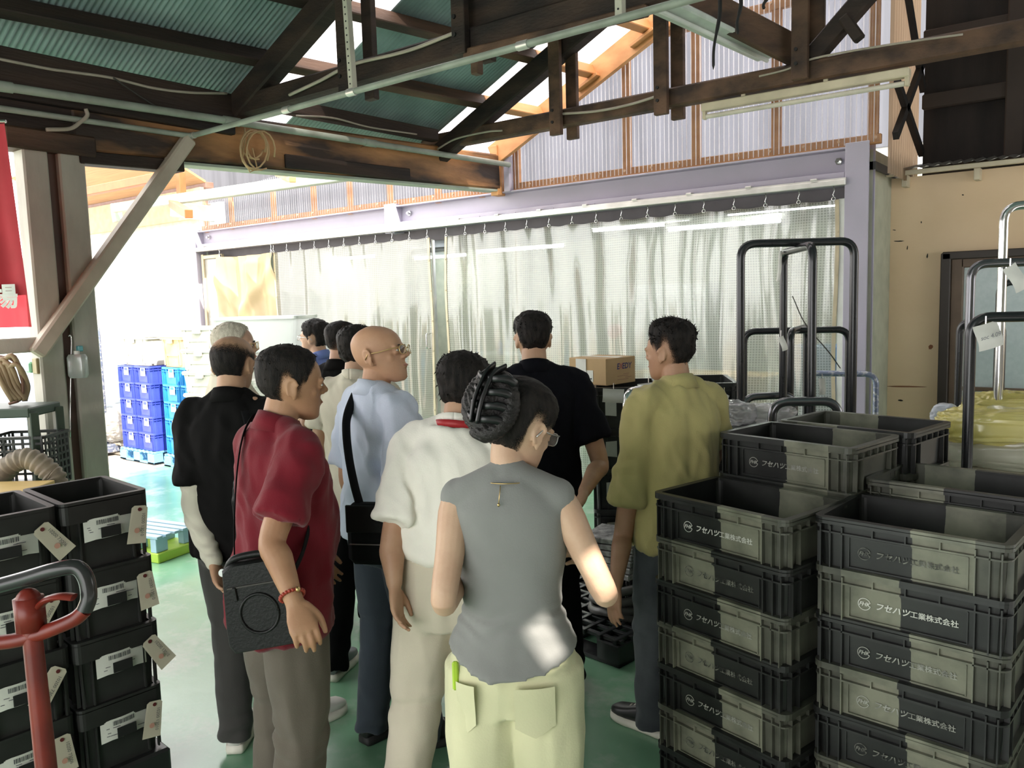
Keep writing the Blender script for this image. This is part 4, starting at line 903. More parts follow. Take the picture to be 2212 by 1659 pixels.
# right face: local -y looks right towards the camera
T = frame(Vector((bl*.60, -.0012, bh*.66)), Vector((1, 0, 0)), Vector((0, 0, 1)), Vector((0, -1, 0)))
me = textmesh('E  EDY', .046, .12, .0012); me.transform(T); link('lettering', me, M('navy_print', (.05, .05, .16), .6), t)
me = textmesh('X', .048, .12, .0008); me.transform(T @ Matrix.Translation((-.030, 0, .0002))); link('lettering', me, M('red_print', (.45, .12, .12), .6), t)
m_ = MB()
for k, (x0, l) in enumerate(((.10, .05), (.07, .10), (.12, .06), (.07, .10))): m_.box((bl*.3+x0, -.001, .055-k*.010), (l, .001, .003))
m_.build('fine_print', M('brown_print', (.36, .2, .12), .6), t)
MB().box((-.001, bw_*.62, .05), (.001, .15, .065)).build('barcode_label', paper, t); MB().box((-.004, bw_*.66, .098), (.002, .075, .095)).build('paper_slip', paper, t)
m_ = MB()
for k in range(7): m_.box((-.002, bw_*.40+.02*k, .035+.006*(k % 3)), (.001, .012, .008))
m_.build('print', ink, t)
tt2 = trolley('chrome trolley with a low arched handle before the black crates', [(1352, 1418, 846, 4.15, 4.4, chrome)], (1400, 4.2), size=(.3, .12), r=.018)
note('white handwritten note hung on the chrome arch below the carton', 1325, 855, .11, .07, 4.13, -.08, None)
note('white tag on the black crate right of the olive shirt', 1560, 858, .07, .05, 4.35, -.5)
note('pair of white sheets lying left of the olive shirted man', 1402, 833, .12, .03, 4.3, .1)
# ---------------------------------------------------------------- black pallet with coils behind the woman
cr = onp(1338, 1446, 2, 0)
u = Vector((math.cos(rad(-8)), math.sin(rad(-8)), 0)); w = Vector((-u.y, u.x, 0)); c = cr-u*.42+w*.30
pallet('plastic_pallet', 'black grid pallet on the green floor behind the grey topped woman', c.x, c.y, rad(-8), .84, .60, .135, M('wet_black_plastic', (.03, .032, .034), .22))
for k in range(4):
    q = c+u*(.18)+w*.06; z = .150+k*.045; m_ = MB(); r = .17-.004*(k % 2)
    m_.tube([q+Vector((r*math.cos(a), r*math.sin(a), z+.014*math.sin(a*3+k))) for a in [i*2*math.pi/40 for i in range(41)]], .023, 8)
    tag(m_.build('hose_coil', M('dull_hose', (.09, .09, .085), .4), smooth=True), f'dark hose coil on the black grid pallet, {("lowest", "second from below", "third from below", "topmost")[k]} of four', 'hose', 'hose coils on the black pallet')
for k in range(6):
    q = c+u*.12+w*.08; tag(MB().box((0, 0, 0), (.34-.01*k, .26, .028), .004).build('sheet_bundle', M('greyish_sheets', (.42, .42, .41), .5, col2=(.12, .12, .12), scale=30), loc=(q.x, q.y, .325+.018+k*.033), rz=rad(-8+k*3)), f'flat grey bundle stacked on the hose coils, {("lowest", "second from below", "third from below", "fourth from below", "fifth from below", "topmost")[k]}', 'bundle', 'flat grey bundles on the hose coils')
# ---------------------------------------------------------------- blue crates and containers outside
bdk = M('dark_blue_plastic', (.06, .09, .52), .4); blt_ = M('sky_blue_plastic', (.03, .28, .62), .4); pal_b = M('pale_blue_pallet', (.18, .42, .66), .5)
def colored_crate(mt, L, Wd, Hh, nm): me = crate_mb(L, Wd, Hh).mesh(nm); me.materials.append(mt); return me
bme = colored_crate(bdk, .355, .50, .205, 'crate_body'); sme = colored_crate(blt_, .355, .50, .205, 'crate_body')
f1 = onp(333, 1004, 2, 0); f2 = onp(352, 1006, 2, 0)+Vector((.03, 0, 0))
for nm, lab, f_, sg in (('a', 'pale blue pallet under the dark blue crates', f1, -1), ('b', 'pale blue pallet under the sky blue crates', f2, 1)):
    pallet('plastic_pallet', lab, f_.x+sg*.38, f_.y+.30, 0, .76, .60, .14, pal_b)
for f_, sg, me, nmc, cm in ((f1, -1, bme, 'dark blue', bdk), (f2, 1, sme, 'sky blue', blt_)):
    for ci in (0, 1):
        for k in range(5):
            x = f_.x+sg*(.19+.37*ci); side = ('right' if ci == 0 else 'left') if sg < 0 else ('left' if ci == 0 else 'right')
            t = thing('blue_crate', f'{nmc} crate in the {side} column on the pale blue pallet, {("lowest", "second from below", "third from below", "fourth from below", "topmost")[k]}', 'crate', (x, f_.y+.28, .145+k*.192), 0, f'{nmc} crates outside')
            o = bpy.data.objects.new('crate_body', me); COL.objects.link(o); o.parent = t
            MB().box((.03, -.247, .14), (.10, .003, .09)).build('paper_label', lab_m, t)
            MB().box((.03, -.250, .165), (.06, .003, .03)).build('label_window', cm, t)
def bin_(label, x, y, z, rz, L, Wd, Hh, mt, lid=None, name='lidded_bin', group=None):
    t = thing(name, label, 'bin', (x, y, z), rz, group)
    mb = MB(); mb.loft([rr(L*.82, Wd*.82, .03, 0), rr(L*.92, Wd*.92, .03, Hh*.86)]); 
    for sx in (-1, 1):
        for sy in (-1, 1): mb.box((sx*L*.33, sy*Wd*.435, Hh*.45), (.02, .03, Hh*.8), .004); mb.box((sx*L*.435, sy*Wd*.3, Hh*.45), (.03, .02, Hh*.8), .004)
    mb.build('bin_body', mt, t)
    MB().loft([rr(L*.98, Wd*.98, .03, Hh*.84), rr(L*.98, Wd*.98, .03, Hh*.90), rr(L, Wd, .03, Hh*.91), rr(L*.97, Wd*.97, .03, Hh)]).build('lid', lid or mt, t)
    MB().box((0, -Wd*.5, Hh*.78), (.09, .03, .05), .006).build('latch', mt, t)
    m_ = MB().box((0, -Wd*.435, Hh*.35), (L*.5, .012, .008)).box((-L*.25, -Wd*.435, Hh*.2), (.008, .012, Hh*.3)).box((L*.25, -Wd*.435, Hh*.2), (.008, .012, Hh*.3)); m_.build('panel_ribs', mt, t)
    return t
gbin = M('grey_bin_plastic', (.48, .47, .42), .5); tbin = M('tan_bin_plastic', (.66, .46, .24), .5)
zt1 = .145+5*.192+.015
bin_('grey lidded bin standing on the dark blue crates outside', f1.x-.38, f1.y+.27, zt1, 0, .62, .45, .36, gbin)
bin_('tan lidded bin standing on the sky blue crates outside', f2.x+.22, f2.y+.25, zt1, 0, .46, .42, .36, tbin)
bin_('small grey bin right of the tan bin on the sky blue crates', f2.x+.62, f2.y+.25, zt1, 0, .30, .34, .24, gbin)
for k in range(7):
    c = at(447, 700, 8.25); bin_(f'grey lidded bin in the tall stack behind the white haired man, {("lowest", "second from below", "third from below", "fourth from below", "fifth from below", "second from the top", "topmost")[k]}', c.x, c.y, k*.225, rad(20), .46, .34, .225, gbin, group='stack of grey bins')
for k in range(6):
    c = at(575, 720, 7.3); bin_(f'grey lidded bin under the clear tub, {("lowest", "second from below", "third from below", "fourth from below", "second from the top", "topmost")[k]}', c.x, c.y, k*.225, rad(30), .62, .42, .225, gbin, group='grey bins under the clear tub')
c = at(575, 720, 7.3); t = thing('clear_tub', 'large milky clear plastic tub behind the red shirted man', 'tub', (c.x, c.y, 1.355), rad(30))
mb = MB(); annulus(mb, .78, .5, .04, .006, 0, .30, .70, .44); mb.loft([rr(.70, .44, .04, 0), rr(.70, .44, .04, .008)]); mb.build('tub_body', sheer('milky_tub', (.93, .94, .93), .35, .6, .2, .15), t)
mb = MB(); annulus(mb, .80, .52, .04, .03, .29, .315); mb.build('rim', white_pl, t)
# ---------------------------------------------------------------- far left outside
c = onp(235, 985, 2, 0); c.x -= .25; pallet('wooden_pallet', 'grey pallet with a clear bag outside behind the post', c.x, c.y+.45, 0, 1.0, .7, .14, M('grey_pallet', (.28, .25, .2), .6))
bundle('clear_bag', 'clear bag of scrap on the grey pallet outside', 'bag', 238, 935, dep((c.x, c.y+.3, .4)), (.7, .5, .36), 31, sheer('bag_film', (.85, .82, .76), .25, .5, .3, .15), .05, .7, zb=.145)
for k, (px, d, sz, lab) in enumerate(((226, 13.2, (1.5, 1.0, 1.05), 'heap of folded bluish tarpaulins outside right of the post'), (78, 10.5, (2.0, 1.0, 1.2), 'heap of folded bluish tarpaulins outside left of the post'))):
    bundle('tarp_heap', lab, 'tarpaulin', px, 800, d, sz, 40+k, M('blue_grey_tarp', (.34, .42, .52), .45, col2=(.2, .26, .36), scale=3), .05, .6, zb=0.0, fr=3.2, stretch=(.6, .6, 5))
c = onp(418, 790, 1, 8.6)
tag(MB().box((c.x-.9, 9.4, .95), (.22, .22, 1.9), .02).build('red_post', M('faded_red_paint', (.55, .2, .18), .6)), 'faded red post far outside left of the steel frame', 'post')
c = at(200, 700, 9.9); t = thing('cage_cart', 'pale steel cage cart frame far outside beside the post', 'cart', (c.x, c.y, 0))
a, b_ = at(184, 700, 9.9), at(212, 702, 9.9); wbuild(MB().tube(rounded([(a.x, a.y, .1), a, (b_.x, b_.y, a.z), (b_.x, b_.y, .1)], .1), .018, 8), 'frame', blt, t, smooth=True)
wbuild(MB().tube(rounded([(a.x, a.y, a.z-.3), (b_.x, b_.y, a.z-.3)], .02), .014, 8).box(((a.x+b_.x)/2, (a.y+b_.y)/2, .08), (.5, .3, .1), .01), 'base', blt, t)
# ---------------------------------------------------------------- left clutter
rk = 4.4
def fr2(px, py, d): return at(px, py, d)
t = thing('tool_rack', 'dark green steel rack left of the double post', 'rack', (-5.3, 1.6, 0))
zsh = at(60, 885, rk).z
a, b_ = at(-150, 885, rk), at(98, 885, rk); b_.z = a.z = zsh
wbuild(MB().beam(a, b_, .30, .05, .006), 'shelf', M('dark_green_paint', (.05, .075, .055), .5), t)
zs2 = at(60, 1060, rk).z; a2, b2 = Vector((a.x, a.y, zs2)), Vector((b_.x, b_.y, zs2)); wbuild(MB().beam(a2, b2, .30, .05, .006), 'shelf', MATS['dark_green_paint'], t)
for q in (a, b_):
    for s in (-.12, .12):
        wbuild(MB().box((q.x+F2.x*s, q.y+F2.y*s, zsh/2), (.045, .045, zsh), .004), 'upright', MATS['dark_green_paint'], t)
c = at(58, 950, rk); t = thing('basket_crate', 'black slotted basket crate on the dark green rack', 'crate', (c.x, c.y, zs2+.026), yaw)
mb = MB(); annulus(mb, .34, .26, .02, .02, .27, .285); mb.box((0, 0, .006), (.32, .24, .012))
for z in (.03, .08, .12, .16, .20, .24): annulus(mb, .33, .25, .02, .006, z, z+.012)
for k in range(-3, 4):
    for s in (-1, 1): mb.box((k*.05, s*.122, .14), (.012, .006, .27)); mb.box((s*.162, k*.036, .14), (.006, .012, .27))
mb.build('basket', black_pl, t)
m_ = MB(); cc = at(60, 1040, 4.18); pts = []
t = thing('ribbed_duct', 'dusty beige ribbed hose bent in an arch before the basket crate', 'hose', (cc.x, cc.y, 0))
ar = [Vector((cc.x, cc.y, 0))+R2*(-.15)+Vector((0, 0, .80)), Vector((cc.x, cc.y, 0))-R2*.13+Vector((0, 0, .93)), Vector((cc.x, cc.y, 0))+Vector((0, 0, 1.01)), Vector((cc.x, cc.y, 0))+R2*.12+Vector((0, 0, .93)), Vector((cc.x, cc.y, 0))+R2*.15+Vector((0, 0, .80)), Vector((cc.x, cc.y, 0))+R2*.15+Vector((0, 0, .02))]
dp = smooth_path(ar, 14); wbuild(MB().tube(dp, [.050+.006*(1 if k % 3 else -1) for k in range(len(dp))], 14), 'duct', M('dusty_beige_rubber', (.30, .25, .18), .6, col2=(.16, .13, .1), scale=9), t, smooth=True)
c = at(22, 1035, 3.9); t = thing('wood_topped_box', 'grey steel box with a yellowish plywood top at the left edge', 'box', (c.x, c.y, 0), yaw)
MB().box((-.18, 0, .44), (.55, .36, .88), .006).build('box_body', M('grey_steel_box', (.20, .20, .18), .5), t); MB().box((-.18, 0, .90), (.57, .38, .022), .003).build('plywood_top', M('yellow_plywood', (.62, .44, .17), .5, col2=(.52, .36, .13), stretch=(1, 12, 1)), t)
rn = random.Random(9)
for k in range(7):
    x0, y0 = -20+k*9, 790+rn.uniform(-12, 12)
    pts = [at(x0-40, y0+30, rk), at(x0, y0-10+rn.uniform(-8, 8), rk-.04), at(x0+25, y0+40, rk-.06+.015*k), at(min(54, x0+48), 868-rn.uniform(0, 8), rk-.03+.01*k)]
    tag(MB().tube(smooth_path(pts, 6), .014, 8).build('rubber_hose', M('tan_hose', (.36, .26, .15), .5), smooth=True), ('lowest tan hose', 'second tan hose from the left', 'third tan hose from the left', 'fourth tan hose from the left', 'fifth tan hose from the left', 'sixth tan hose from the left', 'rightmost tan hose')[k]+' draped over the dark green rack', 'hose', 'tan hoses on the rack')
tag(MB().tube(smooth_path([at(0, 770, rk), at(30, 780, rk), at(48, 820, rk), at(46, 860, rk), at(20, 872, rk)], 6), .009, 8).build('brown_hose', M('brown_rubber', (.2, .1, .06), .5), smooth=True), 'thin brown hose arching above the dark green rack', 'hose')
# hanging plastic jug with wire
c = onp(168, 790, 0, XE+.115)
t = thing('hanging_container', 'clear squarish plastic container hanging on the double post', 'container', c)
T = frame(c, R2, F2, Vector((0, 0, 1)))
mb = MB(); mb.loft([rr(.09, .05, .018, -.072), rr(.108, .06, .02, -.055), rr(.108, .06, .02, .05), rr(.09, .05, .02, .068)], mx=T); wbuild(mb, 'container_body', sheer('frosty_jug', (.80, .84, .82), .45, .5, .3, .2), t, smooth=True, angle=40)
wbuild(MB().cyl(c+Vector((0, 0, .066)), c+Vector((0, 0, .088)), .016, 12), 'cap', white_pl, t)
tag(MB().box(onp(172, 753, 0, XE+.08), (.03, .03, .034), .004).build('blue_clip', M('teal_plastic', (.15, .45, .5), .4)), 'small teal clip above the hanging container', 'clip')
tag(MB().tube(smooth_path([onp(x, y, 0, XE+.069) for x, y in ((148, 727), (151, 724), (154, 732), (154, 760), (152, 860), (152, 945))], 5), .004, 6).build('hooked_wire', chrome, smooth=True), 'long hooked steel wire hanging down the double post', 'wire')
tag(MB().box(at(68, 793, 4.75), (.07, .05, .065), .01).build('green_cup', M('mint_plastic', (.35, .75, .5), .4)), 'mint green holder left of the double post', 'holder')
tag(MB().box(at(86, 790, 4.72), (.06, .06, .09), .004).build('tan_card_box', M('tan_card', (.45, .38, .22), .6)), 'tan card box clipped to the double post', 'box')
# red banner
bd_ = 4.05
t = thing('red_banner', 'red cloth banner with white character hanging at the left edge', 'banner', at(20, 480, bd_))
b0, b1 = at(48, 276, bd_), at(70, 706, bd_)
T = frame(Vector((b1.x, b1.y, 0)), R2, F2, Vector((0, 0, 1)))
wd = .62
def cl(u, w): return T @ Vector((-wd+wd*u-.05*w*(u), .012*math.sin(u*16)+.006*math.sin(u*31+2*w), b1.z+(b0.z-b1.z)*w))
hm = .16
wbuild(MB().grid(40, 24, lambda u, w: cl(u, hm+(1-hm)*w)), 'cloth', M('crimson_cloth', (.50, .025, .04), .7, col2=(.42, .02, .03), sheen=.2), t, smooth=True)
wbuild(MB().grid(40, 6, lambda u, w: cl(u, hm*w)), 'frayed_hem', sheer('thin_red_cloth', (.55, .05, .06), .35, .6, .0, .5), t, smooth=True)
me = textmesh('場', .125, 0, .004); cch = at(21, 644, bd_); me.transform(t.matrix_basis.inverted() @ frame(cch-F2*.035, R2, Vector((0, 0, 1)), -F2)); link('white_character', me, M('white_cloth_print', (.85, .83, .78), .7), t)
wbuild(MB().cyl(T @ Vector((-wd, 0, b0.z+.01)), T @ Vector((-.04, 0, b0.z+.01)), .008, 8), 'rod', chrome, t)
wbuild(MB().cyl(T @ Vector((-.08, 0, b0.z+.01)), T @ Vector((-.08, 0, 3.1)), .004, 6).cyl(T @ Vector((-wd+.06, 0, b0.z+.01)), T @ Vector((-wd+.06, 0, 3.1)), .004, 6), 'cord', cable_m, t)
# pale pallet scrap on the floor left
c = onp(345, 1215, 2, .0)
t = thing('blue_pallet_piece', 'pale blue pallet corner on a lime green mat beside the left crates', 'pallet', (c.x-.25, c.y+.1, 0), .2)
MB().box((0, 0, .035), (.5, .35, .07), .006).build('mat', M('lime_green_paint', (.38, .55, .06), .5), t)
mb = MB()
for k in (-.2, 0, .2): mb.box((k, -.12, .12), (.06, .1, .1), .004).box((k, .12, .12), (.06, .1, .1), .004)
for k in range(5): mb.box((0, -.15+.075*k, .18), (.5, .05, .02), .003)
mb.build('deck', M('blue_white_plastic', (.35, .5, .62), .4), t)
# ---------------------------------------------------------------- people
def sst(a, b, x): t = max(0, min(1, (x-a)/(b-a))); return t*t*(3-2*t)
def lerp_tab(tab, x):
    if x <= tab[0][0]: return tab[0][1:]
    for (p, q) in zip(tab, tab[1:]):
        if x <= q[0]:
            t = (x-p[0])/(q[0]-p[0]); return [u+(v_-u)*t for u, v_ in zip(p[1:], q[1:])]
    return tab[-1][1:]
HEADT = [(.000, .078, .040, .014), (.006, .087, .030, .024), (.018, .092, .010, .038), (.034, .0925, -.012, .049), (.052, .094, -.034, .056), (.070, .0935, -.058, .0625), (.090, .092, -.082, .0685), (.112, .0895, -.094, .0725), (.135, .0955, -.100, .0755), (.160, .0915, -.102, .0765), (.180, .082, -.098, .0735), (.198, .066, -.086, .065), (.212, .045, -.068, .052), (.221, .022, -.048, .036), (.227, -.002, -.026, .016)]
def headpt(a, z, off=0):
    f, b, hw = lerp_tab(HEADT, z); yc, ry = (f+b)/2, (f-b)/2
    c, s = math.cos(a), math.sin(a); e = .92
    p = Vector((hw*math.copysign(abs(s)**e, s), yc+ry*math.copysign(abs(c)**e, c), z))
    if off: q = p-Vector((0, -.005, .115)); p = p+q.normalized()*off
    return p
def ring(c, rx, ry, n=28, e=.85, ax=None, ay=None):
    ax = ax or Vector((1, 0, 0)); ay = ay or Vector((0, 1, 0)); out = []
    for k in range(n):
        a = 2*math.pi*k/n; x, y = math.cos(a), math.sin(a)
        out.append(Vector(c)+ax*rx*math.copysign(abs(x)**e, x)+ay*ry*math.copysign(abs(y)**e, y))
    return out
def limb(mb, pts, radii, n=16, sub=4):
    """tapered limb through pts with rounded ends"""
    P = smooth_path(pts, sub); R_ = []
    for i in range(len(pts)-1):
        for k in range(sub): R_.append(radii[i]+(radii[i+1]-radii[i])*k/sub)
    R_.append(radii[-1])
    d0 = (P[0]-P[1]).normalized(); d1 = (P[-1]-P[-2]).normalized()
    P = [P[0]+d0*R_[0]*.75]+[P[0]+d0*R_[0]*.4]+P+[P[-1]+d1*R_[-1]*.4]+[P[-1]+d1*R_[-1]*.75]; R_ = [R_[0]*.5, R_[0]*.88]+R_+[R_[-1]*.88, R_[-1]*.5]
    mb.tube(P, R_, n)
def remesh(mb, voxel, it=3, fold=None):
    me = mb.mesh('tmp'); o = bpy.data.objects.new('tmp', me); COL.objects.link(o)
    r = o.modifiers.new('r', 'REMESH'); r.mode = 'VOXEL'; r.voxel_size = voxel
    if it: s = o.modifiers.new('s', 'SMOOTH'); s.iterations = it; s.factor = .5
    bpy.context.view_layer.update(); dg = bpy.context.evaluated_depsgraph_get()
    m2 = bpy.data.meshes.new_from_object(o.evaluated_get(dg)); bpy.data.objects.remove(o); bpy.data.meshes.remove(me)
    if fold:
        ns = [v_.normal.copy() for v_ in m2.vertices]
        for v_, nn in zip(m2.vertices, ns): v_.co = v_.co+nn*fold(v_.co)
    m2.update(); return m2
def ridge(p): return 1-2*abs(noise.noise(p))
SKIN = {}
def skin(col): 
    return M('skin_%d_%d' % (int(col[0]*100), int(col[1]*100)), col, .5, col2=tuple(c*k for c, k in zip(col, (.88, .82, .8))), scale=14, bump=.06, bscale=220, spec=.35)
def hand(mb, Wp, d, th, side, curl=.5, sp=1.0):
    d = d.normalized(); t = (th-d*th.dot(d)).normalized(); n_ = t.cross(d) if side == 'R' else d.cross(t)
    ax, ay = t, n_
    mb.loft([ring(Wp-d*.02, .026, .021, 14, 1, ax, ay), ring(Wp+d*.012, .028, .019, 14, 1, ax, ay), ring(Wp+d*.045+n_*.002, .038, .017, 14, .9, ax, ay), ring(Wp+d*.080+n_*.004, .042, .0145, 14, .85, ax, ay), ring(Wp+d*.096+n_*.006, .038, .011, 14, .85, ax, ay)])
    for off, ln, bs in ((.0305, .064, .084), (.0102, .072, .089), (-.0102, .067, .086), (-.030, .052, .078)):
        p = Wp+d*bs+t*off*sp+n_*.004; pts = [p-d*.012, p]; ang = 0
        for fr, aa in ((.44, .45), (.31, .75), (.25, .55)):
            ang += aa*curl; dv = (d*math.cos(ang)+n_*math.sin(ang)+t*off*.9*(sp-.6)).normalized(); p = p+dv*ln*fr; pts.append(p)
        limb(mb, pts, [.0092, .0092, .0085, .0077, .0064], 9, 3)
    p = Wp+d*.022+t*.026; q = p+(d*.74+t*.52+n_*.32).normalized()*.043; r = q+(d*.93+t*.16+n_*.30).normalized()*.030; s_ = r+(d*.97+t*.02+n_*.28).normalized()*.022
    limb(mb, [p-d*.008-t*.012, p, q, r, s_], [.014, .0135, .0108, .0098, .0075], 10, 3)
class Person: pass
def person(label, head_px, d, h, heading, *, skin_col=(.55, .33, .21), lean=(0, 0), head=(0, 0, 0), arms=None, hips=None, feet=((-.10, 0, -8), (.10, 0, 8)), belly=0.0, wide=1.0, female=False, bald=False, vox=.006, curl=.5, thumb=None, headup=0, headscale=1.0, lips=True):
    P = Person(); P.s = h/1.70; s = P.s
    c = at(head_px[0], head_px[1], d); ang = yaw-rad(heading)
    fwd = Vector((-math.sin(ang), math.cos(ang), 0)); rgt = Vector((math.cos(ang), math.sin(ang), 0))
    lf, ls = rad(lean[0]), rad(lean[1])
    root = Vector((c.x, c.y, 0))-fwd*(.02+.62*math.sin(lf))*s-rgt*(.62*math.sin(ls))*s
    P.root = thing('person', label, 'person', root, ang); P.Mi = P.root.matrix_basis.inverted()
    P.fwd, P.rgt = fwd, rgt
    TL = Matrix.Translation((0, 0, .96)) @ Matrix.Rotation(ls, 4, 'Y') @ Matrix.Rotation(-lf, 4, 'X') @ Matrix.Translation((0, 0, -.96))
    def TT(p):
        p = Vector(p); w_ = sst(.84, 1.10, p.z); return p.lerp(TL @ p, w_)
    P.TT = TT
    def loc(p):      # pixel+depth target -> unscaled local
        return (P.Mi @ at(*p))/s if len(p) == 3 and p[0] > 3 else Vector(p)
    P.loc = loc
    piv = TT((0, .005, 1.525+headup))
    P.HM = Matrix.Translation(piv) @ Matrix.Rotation(rad(-head[0]), 4, 'Z') @ Matrix.Rotation(rad(head[1]), 4, 'X') @ Matrix.Rotation(rad(head[2]), 4, 'Y') @ Matrix.Scale(headscale, 4) @ Matrix.Translation((0, .02, -.055))
    # joints
    sw = (.140 if female else .166)*wide
    P.sh = {k: TT((sg*sw, -.012, 1.370 if female else 1.378)) for k, sg in (('L', -1), ('R', 1))}
    P.arm = {}
    for k, sg in (('L', -1), ('R', 1)):
        a = (arms or {}).get(k)
        if a: P.arm[k] = (loc(a[0]), loc(a[1]))
        else: P.arm[k] = (P.sh[k]+Vector((sg*.045, -.02, -.285)), P.sh[k]+Vector((sg*.055, .055, -.535)))
    P.feet = {k: (Vector((f[0], f[1], 0)), rad(f[2])) for k, f in zip('LR', feet)}
    hp = hips or (0, 0); P.hipoff = Vector((hp[0], hp[1], 0)); P.female = female
    P.hj = {k: Vector((sg*(.085), 0, .885)) for k, sg in (('L', -1), ('R', 1))}
    P.knee = {}
    for k in 'LR':
        ank = P.feet[k][0]+Vector((0, -.03, .08)); m_ = (P.hj[k]+ank)/2; P.knee[k] = m_+Vector((0, .025, .01))
    if female: T_ = [(.80, 0, .150, .105), (.87, -.005, .166, .115), (.93, -.008, .164, .115), (1.00, 0, .140, .100), (1.07, .004, .120, .088), (1.14, .006, .122, .09), (1.23, .012, .138, .104), (1.30, .006, .142, .100), (1.36, -.008, .140, .084), (1.405, -.012, .108, .066), (1.44, -.012, .062, .055)]
    else: T_ = [(.80, -.01, .150, .11), (.87, -.012, .165, .12), (.94, -.006+belly*.3, .165, .12+belly*.3), (1.02, belly*.6, .160, .116+belly*.6), (1.09, .004+belly, .158, .112+belly), (1.17, .004+belly*.7, .160, .114+belly*.7), (1.26, .004, .170, .118), (1.33, -.004, .172, .108), (1.372, -.010, .152, .09), (1.408, -.014, .108, .070), (1.445, -.014, .068, .058)]
    P.T = [(z, y, a*(wide if z > .95 else (1+wide)/2), b) for z, y, a, b in T_]
    sk = skin(skin_col); P.sk = sk
    mb = MB()
    nz_ = 26; zs = [.227*(1-math.cos(math.pi*i/nz_))/2 for i in range(nz_+1)]
    mb.loft([[P.HM @ headpt(2*math.pi*k/40, z) for k in range(40)] for z in zs])
    H = lambda p: P.HM @ Vector(p)
    def hell(c_, rx, ry, rz, rot=None): 
        T = P.HM @ Matrix.Translation(c_)
        if rot: T = T @ rot
        mb.ell((0, 0, 0), rx, ry, rz, T, 12, 8)
    limb(mb, [H((0, .090, .132)), H((0, .100, .112)), H((0, .111, .094))], [.008, .0085, .0115], 10, 3)
    for sg in (-1, 1):
        hell((sg*.0125, .099, .089), .009, .010, .008); hell((sg*.045, .058, .092), .016, .018, .018); hell((sg*.032, .086, .131), .024, .010, .008)
        hell((sg*.032, .0835, .1215), .017, .010, .007); hell((sg*.032, .0825, .108), .017, .010, .007)
        R_ = Matrix.Rotation(rad(-24*sg), 4, 'Z') @ Matrix.Rotation(rad(10), 4, 'X'); c_ = Vector((sg*.079, -.012, .106))
        hell(c_, .0042, .016, .028, R_); hell(c_+Vector((-.003*sg, .006, -.027)), .005, .009, .010)
        limb(mb, [P.HM @ Matrix.Translation(c_) @ R_ @ Vector((.003*sg, .017*math.cos(q), .030*math.sin(q))) for q in [rad(20+i*28) for i in range(8)]], [.0056]*8, 8, 2)
    hell((0, .0935, .0605), .021, .0075, .0045); hell((0, .092, .0515), .018, .009, .0055); hell((0, .078, .017), .021, .016, .015); hell((0, .088, .075), .012, .009, .010)
    limb(mb, [TT((0, -.018, 1.40)), TT((0, -.012, 1.45)), H((0, -.022, .05)), H((0, -.018, .09))], [.066 if not female else .054, .057 if not female else .047, .055 if not female else .046, .05], 20)
    mb.loft([[TT(p) for p in ring((0, y, z), a-.008, b-.008)] for z, y, a, b in P.T])
    for k, sg in (('L', -1), ('R', 1)):
        limb(mb, [TT((sg*.03, -.02, 1.452)), TT((sg*sw*.62, -.018, 1.418))], [.034, .040] if not female else [.026, .032], 12)
        e_, w_ = P.arm[k]; shp = P.sh[k]; k2 = .88 if female else 1
        limb(mb, [TT((sg*sw*.6, -.015, 1.395)), shp, shp.lerp(e_, .5), e_, e_.lerp(w_, .3), w_.lerp(e_, .18), w_], [r*k2 for r in (.048, .053, .047, .0395, .0415, .029, .0265)], 16)
        th = (thumb or {}).get(k, Vector((0, 1, .1))); fw = (w_-e_).normalized()
        cu = curl if not isinstance(curl, dict) else curl.get(k, .5)
        hand(mb, w_, fw.lerp(Vector((0, 0, -1)), .25) if not (thumb or {}).get(k) else fw, Vector(th), k, cu)
        limb(mb, [P.hj[k], P.knee[k], P.feet[k][0]+Vector((0, -.03, .09))], [.08, .052, .038], 12)
    for p in range(len(mb.v)): mb.v[p] = mb.v[p]*s
    me = remesh(mb, vox*s, 2); P.body = link('body', me, sk, P.root, True)
    # eyes, brows, lips
    dk = M('dark_brow', (.02, .015, .012), .7); 
    def hpart(name, mb_, mt, par=None, smooth=True):
        mb_.v = [(P.HM @ p)*s for p in mb_.v]; return mb_.build(name, mt, par or P.root, smooth)
    P.hpart = hpart
    em = bpy.data.materials.get('eye_white') or M('eye_white', (.80, .77, .72), .25)
    for sg in (-1, 1):
        e_ = hpart('eye', MB().ell((sg*.032, .0865, .1145), .0115, .0075, .0048), em)
        hpart('iris', MB().ell((sg*.032+.0025, .0905, .1150), .0046, .0045, .0046), M('iris_brown', (.025, .014, .01), .2), e_)
        if not bald: hpart('eyebrow', MB().tube([(sg*.016, .0985, .129), (sg*.03, .0975, .1335), (sg*.047, .087, .131)], [.0026, .0032, .0015], 6), dk)
        else: hpart('eyebrow', MB().tube([(sg*.016, .0985, .129), (sg*.03, .0978, .1335), (sg*.047, .087, .131)], [.0022, .0026, .0012], 6), dk)
    if lips: hpart('lips', MB().ell((0, .0965, .0565), .0205, .0065, .0045), M('lip_tone', (.42, .18, .14), .5))
    return P
HAIRLINE = [(0, .190), (30, .184), (50, .170), (66, .146), (76, .118), (86, .088), (93, .100), (100, .136), (110, .128), (120, .085), (136, .045), (158, .030), (180, .026)]
